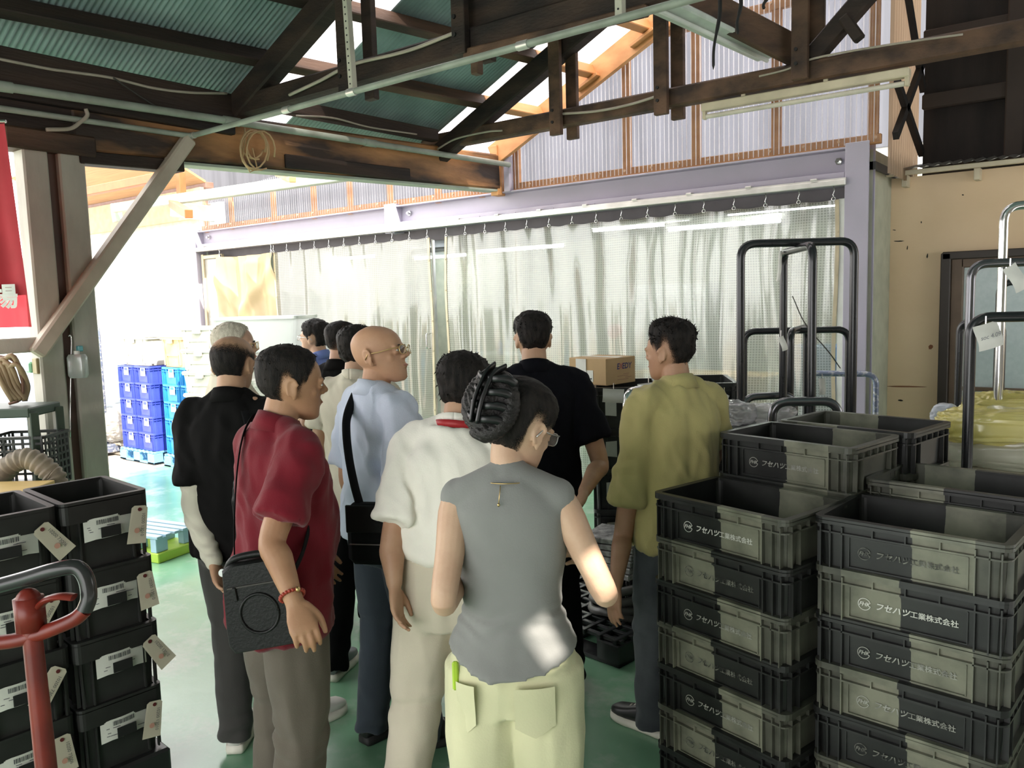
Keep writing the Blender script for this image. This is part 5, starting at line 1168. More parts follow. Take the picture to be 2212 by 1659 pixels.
def hair(P, mt, th=.012, side=.006, line=HAIRLINE, dl=0.0, zmax=None, rough=.003, freq=(70, 70, 30), tufts=0, tuft_len=.016, seed=1, lift=0.0, name='hair', clump=.004, fade=.014):
    nA, nZ = 120, 64; rn = random.Random(seed)
    z0, z1 = .0, .2275
    def off(a, z):
        deg = abs(math.degrees(a)); deg = 360-deg if deg > 180 else deg
        ins = z-(lerp_tab(line, deg)[0]+dl)
        ins += .006*noise.noise((a*9+seed, z*60, 1.7))
        if zmax:
            zm = lerp_tab(zmax, deg)[0]; ins = min(ins, (zm-z)*.6+.006*noise.noise((a*7, z*50, 8)))
        fd = fade*(2.2 if 75 < deg else 1)
        k = sst(-.002, max(fd, .012), ins); den = sst(-.006, fd, ins)
        tt = side+(th-side)*sst(.12, .20, z)+lift*sst(.17, .22, z)*(1 if deg < 70 else .3)
        return .0012+(tt-.0012)*k if den > 0 else -.006, k, den
    rings = []; dens = []
    for j in range(nZ+1):
        z = z0+(z1-z0)*math.sin(math.pi/2*j/nZ)**.9
        r_ = []
        for i in range(nA):
            a = 2*math.pi*i/nA; o, k, den = off(a, z); p = headpt(a, z)
            nn = noise.noise((p.x*freq[0]+seed*7, p.y*freq[1], p.z*freq[2]))*rough+noise.noise((p.x*28, p.y*28, p.z*20+seed))*clump
            r_.append(headpt(a, z, o+nn*k)); dens.append(den)
        rings.append(r_)
    mb = MB().loft(rings)
    for _ in range(tufts):
        a, z = rn.uniform(0, 2*math.pi), rn.uniform(.05, .2265) if rn.random() < .4 else rn.uniform(.16, .2265)
        o, k, den = off(a, z)
        if k < .7: continue
        p = headpt(a, z, o-.003); n_ = (headpt(a, z, .02)-headpt(a, z)).normalized(); dv = (n_*rn.uniform(.25, .7)+Vector((rn.uniform(-.4, .4), rn.uniform(-.3, .6), -.6 if z < .17 else rn.uniform(-.1, .5)))).normalized()
        L_ = tuft_len*rn.uniform(.5, 1.1); mb.tube([p, p+dv*L_*.5, p+dv*L_+Vector((0, 0, -.002))], [.0026, .0018, .0004], 4)
    dens += [1.0]*(len(mb.v)-len(dens))
    o = P.hpart(name, mb, mt); at_ = o.data.attributes.new('hair_cover', 'FLOAT', 'POINT'); at_.data.foreach_set('value', dens); return o
def hairmat(name, c1, c2, rough=.6):
    """strand-streaked hair whose sparse edge shows the skin between the hairs"""
    mt = M(name, c1, rough, col2=c2, scale=30, stretch=(3, 3, .6), spec=.15, bump=.5, bscale=150); n = mt.node_tree; L = n.links
    at_ = n.nodes.new('ShaderNodeAttribute'); at_.attribute_name = 'hair_cover'; t = n.nodes.new('ShaderNodeTexNoise'); t.inputs['Scale'].default_value = 700; t.inputs['Detail'].default_value = 1
    tc = n.nodes.new('ShaderNodeTexCoord'); L.new(tc.outputs['Object'], t.inputs['Vector'])
    r = n.nodes.new('ShaderNodeMapRange'); r.inputs['From Min'].default_value = .30; r.inputs['From Max'].default_value = .66; r.inputs['To Max'].default_value = .97; L.new(t.outputs['Fac'], r.inputs['Value'])
    g = n.nodes.new('ShaderNodeMath'); g.operation = 'LESS_THAN'; L.new(r.outputs[0], g.inputs[0]); L.new(at_.outputs['Fac'], g.inputs[1])
    b = n.nodes['Principled BSDF']; L.new(g.outputs[0], b.inputs['Alpha']); return mt
def scl(P, mb): mb.v = [p*P.s for p in mb.v]; return mb
def shirt(P, mt, hem=.82, sleeve=.55, ease=.014, flare=.01, fold=.005, collar='polo', ccol=None, tuck=False, seed=1, smax=.074, capr=0, mock=False, hfold=0, hemc=0, hease=None, name='shirt', cz=0.010, vfreq=(9, 9, 2.6)):
    mb = MB(); s = P.s
    T = [t for t in P.T if t[0] > hem]; y, a, b = lerp_tab(P.T, hem)
    T = [(hem, y, a+flare, b+flare)]+T
    es = [ease if (hease is None or i > 1) else (hease if i == 0 else ease+.006) for i in range(len(T))]
    hw_ = lambda q, a, z: max(0, 1-(q.x/a)**2)*max(0, 1-(z-hem)/.12)*(1 if hemc else 0)
    mb.loft([[P.TT(Vector((q.x, q.y*(1+.20*hw_(q, a, z)), q.z-hemc*hw_(q, a, z)))) for q in ring((0, y, z), a+e_, b+e_)] for (z, y, a, b), e_ in zip(T, es)])
    sw = P.sh['R'].x-0
    for k, sg in (('L', -1), ('R', 1)):
        shp = P.sh[k]; swx = .150 if P.female else .180
        limb(mb, [P.TT((sg*.03, -.02, 1.448)), P.TT((sg*.12, -.016, 1.402))], [.044, .047], 14)
        if sleeve:
            e_, w_ = P.arm[k]; end = shp.lerp(e_, min(sleeve, 1.0)); din = (e_-shp).normalized()
            pts = [P.TT((sg*.10, -.015, 1.39)), shp, shp.lerp(end, .5), end-din*.012]; R_ = [.061, .065, .066, smax]
            if sleeve > 1.0: pts = [P.TT((sg*.10, -.015, 1.39)), shp, shp.lerp(e_, .55), e_, e_.lerp(w_, .5), e_.lerp(w_, sleeve-1)]; R_ = [.062, .066, .062, .055, .05, .043]
            PP = smooth_path(pts, 4); RR = []
            for i in range(len(pts)-1): RR += [R_[i]+(R_[i+1]-R_[i])*q/4 for q in range(4)]
            RR.append(R_[-1]); mb.tube(PP, RR, 20)
        if capr: limb(mb, [P.TT((sg*.07, -.016, 1.395)), shp.lerp(P.arm[k][0], -.07)], [.052, capr], 16)
    if mock: limb(mb, [P.TT((0, -.016, 1.38)), P.TT((0, -.012, 1.43)), P.TT((0, -.006, 1.468))], [.072, .058, .0525], 24)
    scl(P, mb)
    fa = fold*2.3
    def fd(p):
        p = p/s; q = Vector((p.x*vfreq[0]+seed*5.1, p.y*vfreq[1]+seed, p.z*vfreq[2]))
        low = 1-sst(hem, hem+.35, p.z)
        d = fa*(.5+.9*low)*ridge(q)+fa*.5*noise.noise((p.x*22+seed, p.y*22, p.z*9))
        arm = max(0, abs(p.x)-.17)*6
        d += fa*.45*ridge(Vector(((p.x+p.z*.55)*15+seed, p.y*12, (p.z-p.x*.5)*5)))
        d += fa*min(1, arm)*.35*math.sin(p.z*55+p.x*40+6*noise.noise(p*8))
        if hfold: d += hfold*math.exp(-((p.z-1.05)/.045)**2)*math.sin(p.z*150+2.5*noise.noise((p.x*9, p.y*9, p.z*6+seed))*2+p.x*12)
        if tuck: d += fa*1.6*(1-sst(hem, hem+.10, p.z))*noise.noise((p.x*14+seed, p.y*14, p.z*16))
        return d*s
    o = link(name, remesh(mb, .0085*s, 5, fd), mt, P.root, True)
    if collar:
        mc = MB(); rings = [[], [], [], []]; N = 40
        for i in range(N+1):
            a = rad(90+28)+rad(360-56)*i/N if collar == 'polo' else 2*math.pi*i/N-math.pi/2
            c_, s_ = math.cos(a), math.sin(a); bk = max(0, -math.sin(a+math.pi)) if False else (0.5-0.5*math.sin(a-0)) 
            back = .5-.5*s_ if collar != 'x' else 0
            # angle measured so that +y (front) is a=90deg
            zt = 1.455+.040*back+cz; zb = (1.405+.032*back+cz) if collar == 'polo' else 1.425+.02*back+cz
            r1, r2 = .0665, (.093 if collar == 'polo' else .070)
            yo = -.012+.004*back
            for q, (r, z) in enumerate(((r1, zt), (r2, zb), (r2-.007, zb), (r1-.006, zt))): rings[q].append(P.TT((r*c_, yo+r*.98*s_, z)))
        mc2 = MB(); vs = [rings[q][i] for i in range(N+1) for q in range(4)]; fs = []
        for i in range(N):
            for q in range(4): fs.append((i*4+q, (i+1)*4+q, (i+1)*4+(q+1) % 4, i*4+(q+1) % 4))
        fs += [(0, 1, 2, 3), (N*4+3, N*4+2, N*4+1, N*4)]
        scl(P, mc2.add(vs, fs)).build('collar', ccol or mt, P.root, True)
    return o
def trousers(P, mt, loose=1.0, top=.93, hemz=.045, fold=.006, hemr=.062, seed=1, name='trousers', ease=.012):
    mb = MB(); s = P.s
    T = [t for t in P.T if t[0] < top]; y, a, b = lerp_tab(P.T, top); T = T+[(top, y, a, b)]
    T = [(.78, -.01, .13, .10)]+T
    mb.loft([[P.TT(q) for q in ring((0, y, z), a+ease, b+ease)] for z, y, a, b in T])
    for k in 'LR':
        h_, kn, f_ = P.hj[k], P.knee[k], P.feet[k][0]; an = f_+Vector((0, -.035, hemz))
        pts = [h_+Vector((0, 0, .02)), h_.lerp(kn, .5), kn, kn.lerp(an, .5), an]; R_ = [.098*(.5+.5*loose), .088*loose, .072*loose, .068*loose, hemr*loose]
        PP = smooth_path(pts, 5); RR = []
        for i in range(4): RR += [R_[i]+(R_[i+1]-R_[i])*q/5 for q in range(5)]
        RR.append(R_[-1]); mb.tube(PP, RR, 22)
    scl(P, mb)
    def fd(p):
        p = p/s; hem_ = 1-sst(hemz, hemz+.28, p.z); q = Vector((p.x*11+seed*3, p.y*11, p.z*2.4+seed))
        d = fold*ridge(q)*.8+fold*1.6*hem_*math.sin(p.z*48+5*noise.noise(p*7)+seed)*.6
        kn = math.exp(-((p.z-.48)/.09)**2); d += fold*.6*kn*math.sin(p.z*60+4*noise.noise(p*9)); 
        d += fold*.5*noise.noise((p.x*26, p.y*26+seed, p.z*10)); return d*s
    return link(name, remesh(mb, .0095*s, 4, fd), mt, P.root, True)
def shoes(P, up, sole, chunky=1.0):
    for k in 'LR':
        f, a = P.feet[k]; T = Matrix.Translation(f*P.s) @ Matrix.Rotation(-a, 4, 'Z') @ Matrix.Scale(P.s, 4)
        st = .028*chunky
        def fw(y): return lerp_tab([(-.085, .024), (-.07, .034), (-.02, .036), (.05, .040), (.11, .049), (.15, .046), (.18, .034), (.195, .016)], y)[0]
        ys = [-.084, -.075, -.055, -.02, .02, .06, .10, .14, .165, .183, .194]
        hgt = lambda y: lerp_tab([(-.085, .075), (-.06, .088), (-.01, .092), (.03, .080), (.07, .062), (.12, .045), (.17, .036), (.195, .02)], y)[0]
        R_ = []
        for y in ys:
            w_ = fw(y); z0, z1 = st-.006, st+hgt(y); zc = (z0+z1)/2; R_.append([Vector((w_*math.copysign(abs(math.cos(q))**.75, math.cos(q)), y, zc+(z1-z0)/2*math.copysign(abs(math.sin(q))**.8, math.sin(q)))) for q in [2*math.pi*i/18 for i in range(18)]])
        o = MB().loft(R_, mx=T).build('shoe', up, P.root, True)
        prof = [(y, fw(y)+.005) for y in ys]; outl = [(w_, y) for y, w_ in prof]+[(-w_, y) for y, w_ in reversed(prof)]
        MB().loft([[Vector((x*.96, y, .002)) for x, y in outl], [Vector((x, y*1.01, st*.4)) for x, y in outl], [Vector((x*.97, y, st+.004)) for x, y in outl]], mx=T).build('sole', sole, o, True)
        lc = MB()
        for i in range(4): y = .035+.02*i; z = st+hgt(y)-.002; lc.tube([(-.02, y, z-.004), (0, y, z+.004), (.02, y, z-.004)], .003, 6)
        lc.v = [T @ p for p in lc.v]; lc.build('laces', sole, o, True)
def glasses(P, mt, tint=(.96, .98, .98), rr_=.0019, w=.046, h=.034, y=.113, zc=.113):
    g = MB(); 
    for sg in (-1, 1):
        pts = [Vector((sg*.034+q.x, y+.004*(1-abs(q.x)*20)-abs(sg*.034+q.x)**2*3.2, zc+q.y)) for q in rr(w, h, .014, 0, 4)]; g.tube(pts+[pts[0], pts[1]], rr_, 6)
        g.tube([(sg*.058, y-.010, zc+.010), (sg*.074, y-.03, zc+.010), (sg*.081, .03, zc+.006), (sg*.083, -.010, zc+.008), (sg*.082, -.026, zc-.012)], .0020, 6)
    g.tube([(-.011, y+.002, zc+.004), (0, y+.005, zc+.007), (.011, y+.002, zc+.004)], .0014, 6)
    o = P.hpart('glasses', g, mt)
    for sg in (-1, 1):
        l = MB(); pts = [Vector((sg*.034+q.x*.98, y+.003-abs(sg*.034+q.x)**2*3.2, zc+q.y*.98)) for q in rr(w, h, .014, 0, 4)]; l.add(pts, [tuple(range(len(pts)))])
        P.hpart('lens', l, glassmat('spectacle_lens', tint), o, False)
    return o
def strapline(name, pts, w, mt, parent=None, n=8, th=.12):
    """flat webbing through world points"""
    return MB().tube(smooth_path(pts, n), w, 8, flat=(th, 1)), name
hair_blk = hairmat('black_hair', (.020, .016, .014), (.006, .005, .005)); bun_m = M('black_bun_hair', (.016, .013, .012), .5, col2=(.006, .005, .005), scale=30, spec=.35, bump=.4, bscale=150)

hair_wht = hairmat('white_hair', (.66, .60, .50), (.46, .40, .32))
def fab(name, col, **k):
    if max(col) < .03: col = tuple(c*.5 for c in col); k.setdefault('sheen', 0); k.setdefault('spec', .08)
    kw = dict(rough=.85, scale=5, bump=.12, bscale=260, col2=tuple(c*.9 for c in col), spec=.2, sheen=.15); kw.update(k); return M(name, col, **kw)
navy = fab('black_navy_cotton', (.012, .012, .018)); blk = fab('black_cotton', (.014, .013, .013)); 
wine = fab('wine_red_cotton', (.155, .007, .016)); cream = fab('cream_cotton', (.70, .64, .52)); ltblue = fab('light_blue_shirting', (.66, .71, .86))
white = fab('white_shirting', (.86, .82, .74)); olive = fab('olive_yellow_cotton', (.46, .40, .17)); grey = fab('grey_jersey', (.23, .23, .222))
char = fab('charcoal_wool', (.05, .048, .045)); taupe = fab('taupe_slacks_cloth', (.115, .098, .078)); jean = fab('dark_denim', (.05, .062, .08)); jean2 = fab('faded_dark_denim', (.075, .085, .09), col2=(.03, .035, .04), scale=4)
ecru = fab('ecru_slacks_cloth', (.60, .54, .43)); lemon = fab('pale_lemon_denim', (.64, .62, .40), bscale=180); blk_t = fab('black_trouser_cloth', (.010, .010, .011)); blue2 = fab('mid_blue_shirting', (.16, .22, .50))
sh_w = M('white_sneaker', (.68, .67, .62), .5); sole_w = M('white_rubber_sole', (.74, .71, .62), .5); sh_g = M('grey_sneaker', (.20, .21, .22), .5); sh_k = M('black_shoe', (.02, .02, .02), .4); sole_k = M('dark_sole', (.03, .03, .03), .6)
bag_l = M('black_leather', (.007, .007, .007), .42, bump=.12, bscale=140, spec=.3); webb = M('black_webbing', (.010, .010, .011), .8, spec=.1)
gold = M('gold_wire', (.7, .5, .22), .3, .9); silver = M('silver_wire', (.6, .6, .6), .3, .9)
def wl(P, p): return P.root.matrix_basis @ (P.TT(p)*P.s)       # local body point -> world
# --- man in black polo with balding head, far left
P = person('balding man in black polo seen from behind with one pale arm sleeve and white sneakers', (501, 785), 3.15, 1.645, 4, head=(2, -4, 0), belly=.01, wide=.98, arms={'L': ((424, 1108, 3.12), (462, 1215, 3.02)), 'R': ((.26, -.03, 1.12), (.2, .12, .92))}, feet=((-.05, -.02, -6), (.185, .12, 42)), skin_col=(.50, .30, .19))
hair(P, hair_blk, th=.004, side=.006, zmax=[(0, .150), (60, .160), (100, .186), (140, .205), (180, .209)], tufts=90, tuft_len=.008, dl=0, rough=.002, clump=.001)
shirt(P, blk, hem=.84, sleeve=.72, fold=.006, seed=2, smax=.076); trousers(P, char, loose=1.02, fold=.006, seed=3); shoes(P, sh_w, sole_w, 1.2)
e_, w_ = P.arm['L']; mb = MB(); limb(mb, [P.sh['L'].lerp(e_, .62), e_, e_.lerp(w_, .5), w_], [.056, .050, .045, .034], 16); scl(P, mb)
link('arm_sleeve', remesh(mb, .006, 2, lambda p: .0025*math.sin(p.z*110+6*noise.noise(p*9))), fab('pale_stretch_sleeve', (.62, .58, .48)), P.root, True)['label'] = 'pale stretch arm sleeve'
# his black shoulder bag
c = wl(P, (.15, -.20, 1.02)); t = thing('shoulder_bag', 'narrow black shoulder bag on the back of the balding man in black', 'bag', c, yaw+.1)
o = blob(.15, .10, .33, 71, .006, .45, 6); o.build('bag_body', bag_l, t, smooth=True)
m_ = MB().tube(smooth_path([wl(P, (.12, -.17, 1.42)), wl(P, (.15, -.20, 1.32)), wl(P, (.16, -.215, 1.18))], 6), .018, 8, flat=(.2, 1)); wbuild(m_, 'strap', webb, t, smooth=True)
wbuild(MB().box(wl(P, (.155, -.225, 1.24)), (.035, .012, .028), .004, rz=yaw), 'buckle', silver, t)
# --- white-haired man behind him
P = person('white haired man in cream shirt and glasses behind the balding man in black', (505, 752), 4.0, 1.675, 60, head=(15, 2, 0), skin_col=(.62, .40, .29), vox=.008)
hair(P, hair_wht, th=.010, side=.010, rough=.003, seed=4, tufts=60, tuft_len=.012); shirt(P, cream, hem=.82, sleeve=.6, seed=5); trousers(P, char, seed=6); shoes(P, sh_k, sole_k); glasses(P, gold)
# --- far man in blue facing left
P = person('far man in blue shirt and glasses facing left before the curtain', (682, 742), 5.5, 1.645, -62, head=(-10, 2, 0), vox=.009, skin_col=(.52, .32, .21))
hair(P, hair_blk, th=.022, side=.014, rough=.004, clump=.006, seed=5, tufts=80, dl=-.004); shirt(P, blue2, hem=.84, sleeve=.6, seed=8); trousers(P, blk_t, seed=4); shoes(P, sh_k, sole_k); glasses(P, silver)
# --- man in black polo with short hair
P = person('short haired man in black polo and black trousers behind the cream tee shirt', (737, 748), 4.35, 1.66, 18, head=(34, -2, 0), vox=.008, skin_col=(.46, .27, .18), feet=((-.12, .0, -12), (.10, .06, 14)))
hair(P, hair_blk, th=.011, side=.003, rough=.002, seed=6, tufts=120, tuft_len=.008, fade=.045); shirt(P, blk, hem=.80, sleeve=.66, seed=9); trousers(P, blk_t, seed=5); shoes(P, sh_k, sole_k)
t = thing('lanyard_badge', 'white strap and badge hanging at the side of the short haired man in black', 'lanyard', wl(P, (-.15, .05, 1.15)))
wbuild(MB().tube(smooth_path([wl(P, (-.06, .07, 1.43)), wl(P, (-.14, .13, 1.3)), wl(P, (-.16, .14, 1.12)), wl(P, (-.15, .145, 1.04))], 6), .007, 6, flat=(.3, 1)), 'cord', white_pl, t, smooth=True); wbuild(MB().box(wl(P, (-.155, .15, 1.0)), (.05, .02, .08), .004), 'badge', white_pl, t)
# --- man in cream tee
P = person('dark haired man in cream tee shirt half hidden by the bald man', (772, 756), 3.82, 1.645, 16, head=(14, 0, 0), vox=.007, skin_col=(.52, .32, .21), feet=((-.11, -.14, -4), (.12, .16, 10)), wide=.98)
hair(P, hair_blk, th=.018, side=.012, rough=.004, clump=.006, seed=7, tufts=120); shirt(P, cream, hem=.80, sleeve=.62, seed=10, collar='band', smax=.079); trousers(P, blk_t, seed=7, loose=1.03); shoes(P, sh_g, sole_w, 1.25)
# --- bald man in light blue shirt
P = person('bald man with glasses in light blue shirt looking up to the right', (820, 766), 3.08, 1.668, 48, head=(54, 11, -3), lean=(-2, 0), bald=True, vox=.0048, skin_col=(.56, .32, .20), feet=((-.10, -.02, -6), (.11, .10, 16)), wide=.96, headscale=1.02)
shirt(P, ltblue, hem=.90, sleeve=.85, fold=.0085, seed=12, smax=.074, vfreq=(10, 10, 4)); trousers(P, jean, seed=9, loose=1.05); shoes(P, sh_k, sole_k); glasses(P, gold)
for k, dx in enumerate((-.035, .0, .035)): pass
c = at(812, 1152, 2.86); t = thing('crossbody_bag', 'small black crossbody bag on the back of the bald man', 'bag', c, yaw-rad(10))
MB().box((0, 0, 0), (.20, .07, .22), .022).build('bag_body', webb, t, smooth=True, angle=40); MB().box((0, -.037, .06), (.19, .008, .10), .004).build('flap', bag_l, t); MB().box((0, -.036, -.03), (.17, .006, .004)).build('zip', silver, t)
pts = [c+Vector((-.07*R2.x, -.07*R2.y, .09)), at(780, 1104, 2.87), at(766, 1050, 2.87), at(754, 990, 2.89), at(748, 930, 2.93), at(752, 892, 2.99), wl(P, (-.11, -.02, 1.455))]
wbuild(MB().tube(smooth_path(pts, 6), .019, 8, flat=(.55, 1)), 'strap', webb, t, smooth=True)
# --- man in red polo
P = person('man in wine red polo and taupe slacks in profile at left', (622, 828), 2.5, 1.625, 50, head=(11, -4, 2), lean=(4, 0), belly=.022, wide=1.0, vox=.0045, skin_col=(.43, .24, .14), arms={'R': ((588, 1168, 2.27), (636, 1300, 2.185)), 'L': ((-.25, .04, 1.13), (-.2, .2, .95))}, thumb={'R': Vector((.3, 1, .15))}, curl={'R': .75, 'L': .5}, feet=((-.11, 0, -6), (.11, -.02, 10)), headscale=1.03)
hair(P, hair_blk, th=.012, side=.007, rough=.0025, clump=.003, seed=9, tufts=200, tuft_len=.009, dl=-.002, fade=.02)
shirt(P, wine, hem=.80, sleeve=.80, fold=.0065, seed=13, smax=.077, flare=.02); trousers(P, taupe, loose=1.12, seed=11, fold=.008, hemr=.075); shoes(P, sh_k, sole_k)
e_, w_ = P.arm['R']; u = (w_-e_).normalized(); q = u.orthogonal().normalized(); r_ = u.cross(q); rn = random.Random(3); mb = MB()
for i in range(22): a = 2*math.pi*i/22; cc = w_-u*.020+(q*math.cos(a)+r_*math.sin(a))*.033+u*.004*math.sin(a); mb.ell(cc, .0058, .0058, .0058, None, 8, 6)
scl(P, mb).build('bracelet', M('red_bead', (.40, .05, .03), .3), P.root, True)
scl(P, MB().ell(w_-u*.020+(q*math.cos(3.6)+r_*math.sin(3.6))*.035, .008, .008, .008, None, 8, 6)).build('charm', gold, P.root, True)
bg0 = at(566, 1302, 2.285); t = thing('messenger_bag', 'black leather messenger bag with embossed ring at the hip of the man in wine red', 'bag', bg0, yaw+rad(4))
tilt = Matrix.Rotation(rad(-7), 4, 'Y')
mb = MB(); ol = lambda y, k: [Vector((x*k, y, z*k)) for x, z in [(-.082, .118), (-.055, .134), (.055, .134), (.084, .112), (.100, -.06), (.101, -.10), (.088, -.122), (-.088, -.122), (-.101, -.10), (-.100, -.05)]]
mb.loft([ol(.036, .93), ol(.030, 1), ol(-.030, 1), ol(-.040, .95)], mx=tilt); mb.build('bag_body', bag_l, t, smooth=True, angle=35)
mb = MB().tube([tilt @ Vector((.052*math.cos(a), -.041, -.015+.056*math.sin(a))) for a in [2*math.pi*i/36 for i in range(38)]], .0045, 8); mb.build('embossed_ring', bag_l, t, smooth=True)
mb = MB().box((0, -.040, .068), (.15, .006, .006), .001, tilt); mb.build('zip', M('dark_zip', (.06, .055, .05), .4, .5), t); MB().box((-.055, -.044, .05), (.010, .006, .04), .002, tilt).build('zip_pull', bag_l, t)
MB().tube(smooth_path([tilt @ Vector(p) for p in ((-.075, -.01, .115), (-.05, -.02, .142), (.0, -.02, .148), (.05, -.02, .142), (.078, -.01, .112))], 6), .010, 8).build('piping', bag_l, t, smooth=True)
MB().cyl((-.096, -.02, .10), (-.096, -.026, .10), .011, 14).build('ring_stud', silver, t)
wbuild(MB().tube(smooth_path([at(507, 1228, 2.28), at(506, 1130, 2.33), at(512, 1020, 2.40), at(524, 945, 2.45), at(542, 905, 2.50), at(562, 892, 2.56)], 7), .010, 8, flat=(.22, 1)), 'strap', webb, t, smooth=True)
wbuild(MB().tube(smooth_path([at(632, 1240, 2.30), at(655, 1190, 2.36), at(676, 1110, 2.42), at(692, 1060, 2.50)], 7), .011, 8, flat=(.22, 1)), 'strap', webb, t, smooth=True)
# --- man in white shirt with red lanyard
P = person('man in white short sleeved shirt with red lanyard and ecru slacks', (1000, 855), 2.62, 1.585, 12, head=(14, -10, 0), lean=(7, 4), wide=.97, vox=.0055, skin_col=(.47, .28, .18), arms={'L': ((846, 1178, 2.52), (852, 1262, 2.48)), 'R': ((.27, .04, 1.10), (.2, .25, 1.0))}, feet=((-.17, -.10, -6), (.14, .16, 10)))
hair(P, hair_blk, th=.020, side=.013, rough=.004, clump=.007, seed=10, tufts=200, tuft_len=.014, dl=-.002)
shirt(P, white, hem=1.02, hease=.002, sleeve=.80, ease=.026, flare=.0, fold=.008, seed=15, tuck=True, smax=.084, collar='band', vfreq=(7, 7, 2.2)); trousers(P, ecru, loose=1.18, top=1.06, seed=13, fold=.008, hemr=.075); shoes(P, sh_k, sole_k)
mb = MB(); N = 36
for (r, w_) in (((.076, .017)),): pass
mb.loft([[P.TT(((.077+o_)*math.cos(a), -.012+(.077+o_)*math.sin(a), 1.447+.022*(.5-.5*math.sin(a))+dz)) for o_, dz in ((0, -.012), (.004, -.013), (.001, .012), (-.003, .012))] for a in [2*math.pi*i/N for i in range(N+1)]], cap=False)
scl(P, mb).build('lanyard', M('red_ribbon', (.36, .02, .025), .5), P.root, True)
zz = 1.035; y_, a_, b_ = lerp_tab(P.T, zz); mb = MB().box((-.10, y_-(b_+.019)*(1-(.10/(a_+.017))**2.35)**(1/2.35), zz), (.014, .010, .055), .003); mb.v = [P.TT(p) for p in mb.v]; scl(P, mb).build('belt_loop', ecru, P.root)
mb = MB(); mb.loft([[P.TT(q) for q in ring((0, y, z), a+.017, b+.017)] for z, y, a, b in [(z, *lerp_tab(P.T, z)) for z in (1.012, 1.016, 1.056, 1.060)]], cap=False); scl(P, mb).build('waistband', ecru, P.root, True)
# --- man in navy-black polo at the centre
P = person('tall man in black navy polo standing with his back turned at the centre', (1152, 726), 3.6, 1.692, -2, head=(-2, -3, 0), wide=1.10, vox=.006, skin_col=(.52, .32, .22), arms={'R': ((1296, 1000, 3.56), (1262, 1062, 3.30)), 'L': ((-.28, .02, 1.12), (-.15, .22, 1.06))}, feet=((-.12, .06, -8), (.12, -.06, 6)), headscale=.97)
hair(P, hair_blk, th=.020, side=.008, rough=.004, clump=.006, seed=11, tufts=240, tuft_len=.012, dl=-.002, fade=.028)
shirt(P, navy, hem=.83, sleeve=.74, fold=.006, seed=17, smax=.079); trousers(P, blk_t, seed=15, loose=1.08); shoes(P, sh_w, sole_w)
# --- man in olive polo
P = person('man in olive yellow polo and dark jeans beside the black crates', (1452, 764), 3.2, 1.64, -24, head=(-20, -2, 0), wide=1.0, vox=.0055, skin_col=(.45, .26, .165), arms={'L': ((1347, 1150, 3.20), (1330, 1265, 3.08)), 'R': ((.235, .06, 1.12), (.18, .2, .95))}, feet=((-.14, .0, -20), (.13, -.04, 6)))
hair(P, hair_blk, th=.026, side=.007, rough=.005, clump=.008, seed=12, tufts=420, tuft_len=.018, lift=.008, dl=.002, fade=.03)
shirt(P, olive, hem=.80, sleeve=.76, fold=.0075, seed=19, smax=.080, flare=.016); trousers(P, jean2, loose=1.10, seed=17, fold=.009, hemr=.07); shoes(P, sh_k, sole_w)
# --- woman in grey mock-neck top
P = person('woman in grey sleeveless mock neck top and pale lemon jeans with black hair clip', (1096, 900), 2.06, 1.535, 6, head=(31, -20, 6), female=True, wide=1.06, vox=.0045, skin_col=(.60, .40, .28), lips=True, arms={'R': ((1308, 1282, 2.02), (1262, 1215, 2.24)), 'L': ((958, 1300, 1.97), (1010, 1232, 2.26))}, thumb={'R': Vector((-.3, .3, 1)), 'L': Vector((.3, .3, 1))}, curl=1.0, feet=((-.11, 0, -8), (.11, .02, 10)), headscale=1.10, headup=-.002)
HLW = [(0, .196), (30, .190), (50, .176), (66, .152), (78, .120), (88, .106), (96, .138), (112, .135), (125, .075), (145, .045), (180, .045)]
hair(P, hair_blk, th=.020, side=.015, line=HLW, rough=.0018, freq=(120, 40, 120), clump=.003, seed=13)
def hw(p): return (P.HM @ Vector(p))*P.s
bun = MB(); cb = Vector((-.004, -.118, .150)); rn = random.Random(8)
for k in range(7):
    a0 = k*.9; r0 = .020+.016*(k % 3); pts = []
    for i in range(9):
        a = a0+i*.55; pts.append(P.HM @ (cb+Vector((r0*math.cos(a)*1.0, -.012+.014*math.sin(i*.8+k), r0*math.sin(a)*1.35+.010*math.sin(k)))))
    limb(bun, pts, [.020]+[.027]*7+[.014], 12, 3)
limb(bun, [P.HM @ Vector((0, -.10, .10)), P.HM @ Vector((0, -.125, .14)), P.HM @ Vector((.0, -.128, .19)), P.HM @ Vector((0, -.10, .222))], [.030, .036, .034, .020], 16, 4)
bun.v = [p*P.s for p in bun.v]
link('hair_bun', remesh(bun, .004, 1, lambda p: .0012*math.sin(p.z*420+p.x*260+8*noise.noise(p*20))), bun_m, P.root, True)
clip = MB(); 
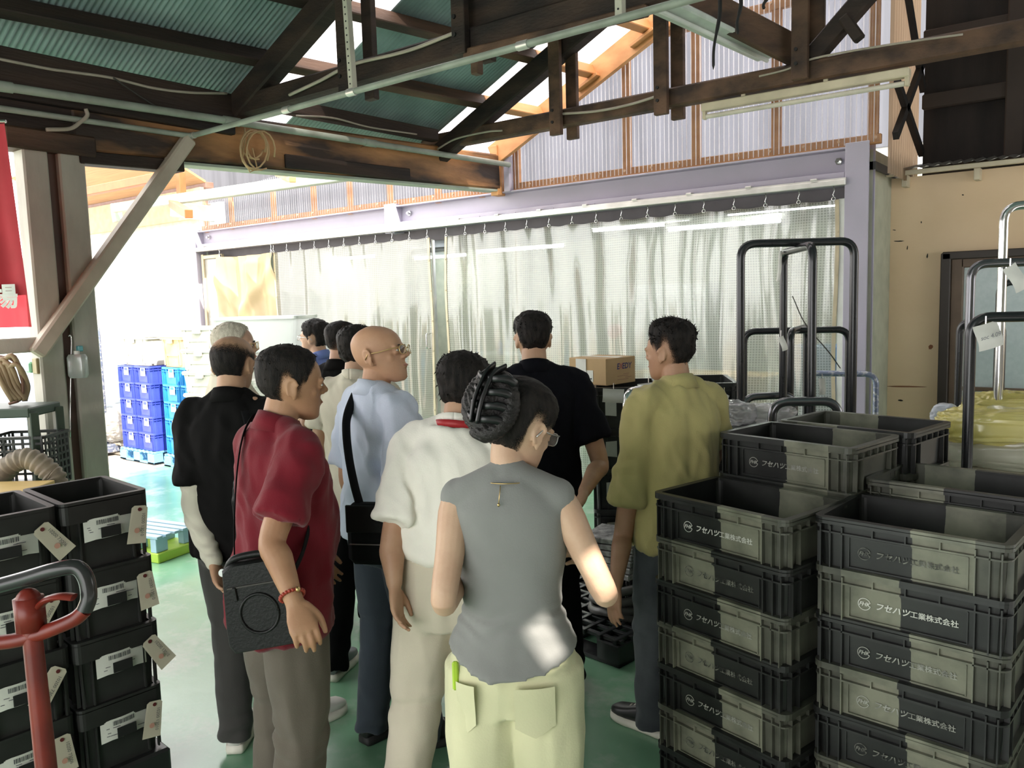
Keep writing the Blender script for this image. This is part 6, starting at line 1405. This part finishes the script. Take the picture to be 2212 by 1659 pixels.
for sg in (-1, 1):
    for j in range(4):
        z = .100+.034*j; pts = [P.HM @ Vector((sg*x, y, z+dz)) for x, y, dz in ((.006, -.176, .0), (.026, -.172, .004), (.046, -.152, .010), (.052, -.126, .004), (.047, -.108, -.004))]
        clip.tube(smooth_path(pts, 5), [.008]*8+[.0095]*8+[.006]*5, 8, flat=(.45, 1.25))
    clip.tube(smooth_path([P.HM @ Vector((sg*.010, -.178, .09)), P.HM @ Vector((sg*.012, -.184, .15)), P.HM @ Vector((sg*.012, -.170, .215)), P.HM @ Vector((sg*.018, -.140, .244))], 6), .010, 8, flat=(.6, 1.3))
clip.v = [p*P.s for p in clip.v]; clip.build('hair_clip', M('black_acetate', (.008, .008, .009), .34, spec=.5), P.root, True)
shirt(P, grey, hem=.962, hemc=.062, hease=.022, sleeve=0, ease=.013, flare=.004, fold=.0010, seed=21, collar=None, vfreq=(6, 6, 2), capr=.056, mock=True, hfold=.0035)
trousers(P, lemon, loose=1.30, top=.972, seed=19, fold=.006, hemr=.10, ease=.007)
def patch(x0, x1, z0, z1, name, mt, off=.016):
    def fn(u, w_):
        x = x0+(x1-x0)*u; z = z0+(z1-z0)*w_; y, a, b = lerp_tab(P.T, z); a += .012; b += .012; q = min(.98, abs(x)/a)
        return P.TT((x, y-b*(1-q**2.4)**(1/2.4)-off, z-(.03*(1-abs(u-.5)*2) if w_ == 0 else 0)))
    mb = MB().grid(6, 6, fn); scl(P, mb); return mb.build(name, mt, P.root, True)
patch(.015, .125, .775, .895, 'back_pocket', lemon, .022); patch(-.150, -.095, .775, .895, 'back_pocket', lemon, .022)
mb = MB(); mb.loft([[P.TT(q) for q in ring((0, y, z), a+.010, b+.010)] for z, y, a, b in [(z, *lerp_tab(P.T, z)) for z in (.935, .938, .970, .974)]], cap=False); scl(P, mb).build('waistband', lemon, P.root, True)
glasses(P, silver, rr_=.0012); 
c = wl(P, (-.152, -.100, .905)); o = MB().box((0, 0, 0), (.016, .012, .075), .004).build('green_lighter', M('lime_plastic', (.42, .62, .05), .3), loc=c, rz=yaw); tag(o, 'bright lime green stick poking out of the back pocket of the lemon jeans', 'lighter')
nk = [P.TT((.066*math.cos(a), -.016+.068*math.sin(a), 1.432+.012*(.5-.5*math.sin(a)))) for a in [rad(-140+i*10) for i in range(11)]]
mb = MB().tube(nk, .0016, 5).tube([P.TT((-.012, -.088, 1.440)), P.TT((-.016, -.108, 1.395))], .0014, 5).ell(P.TT((-.016, -.110, 1.392)), .004, .004, .005, None, 8, 6); scl(P, mb).build('necklace', gold, P.root, True)
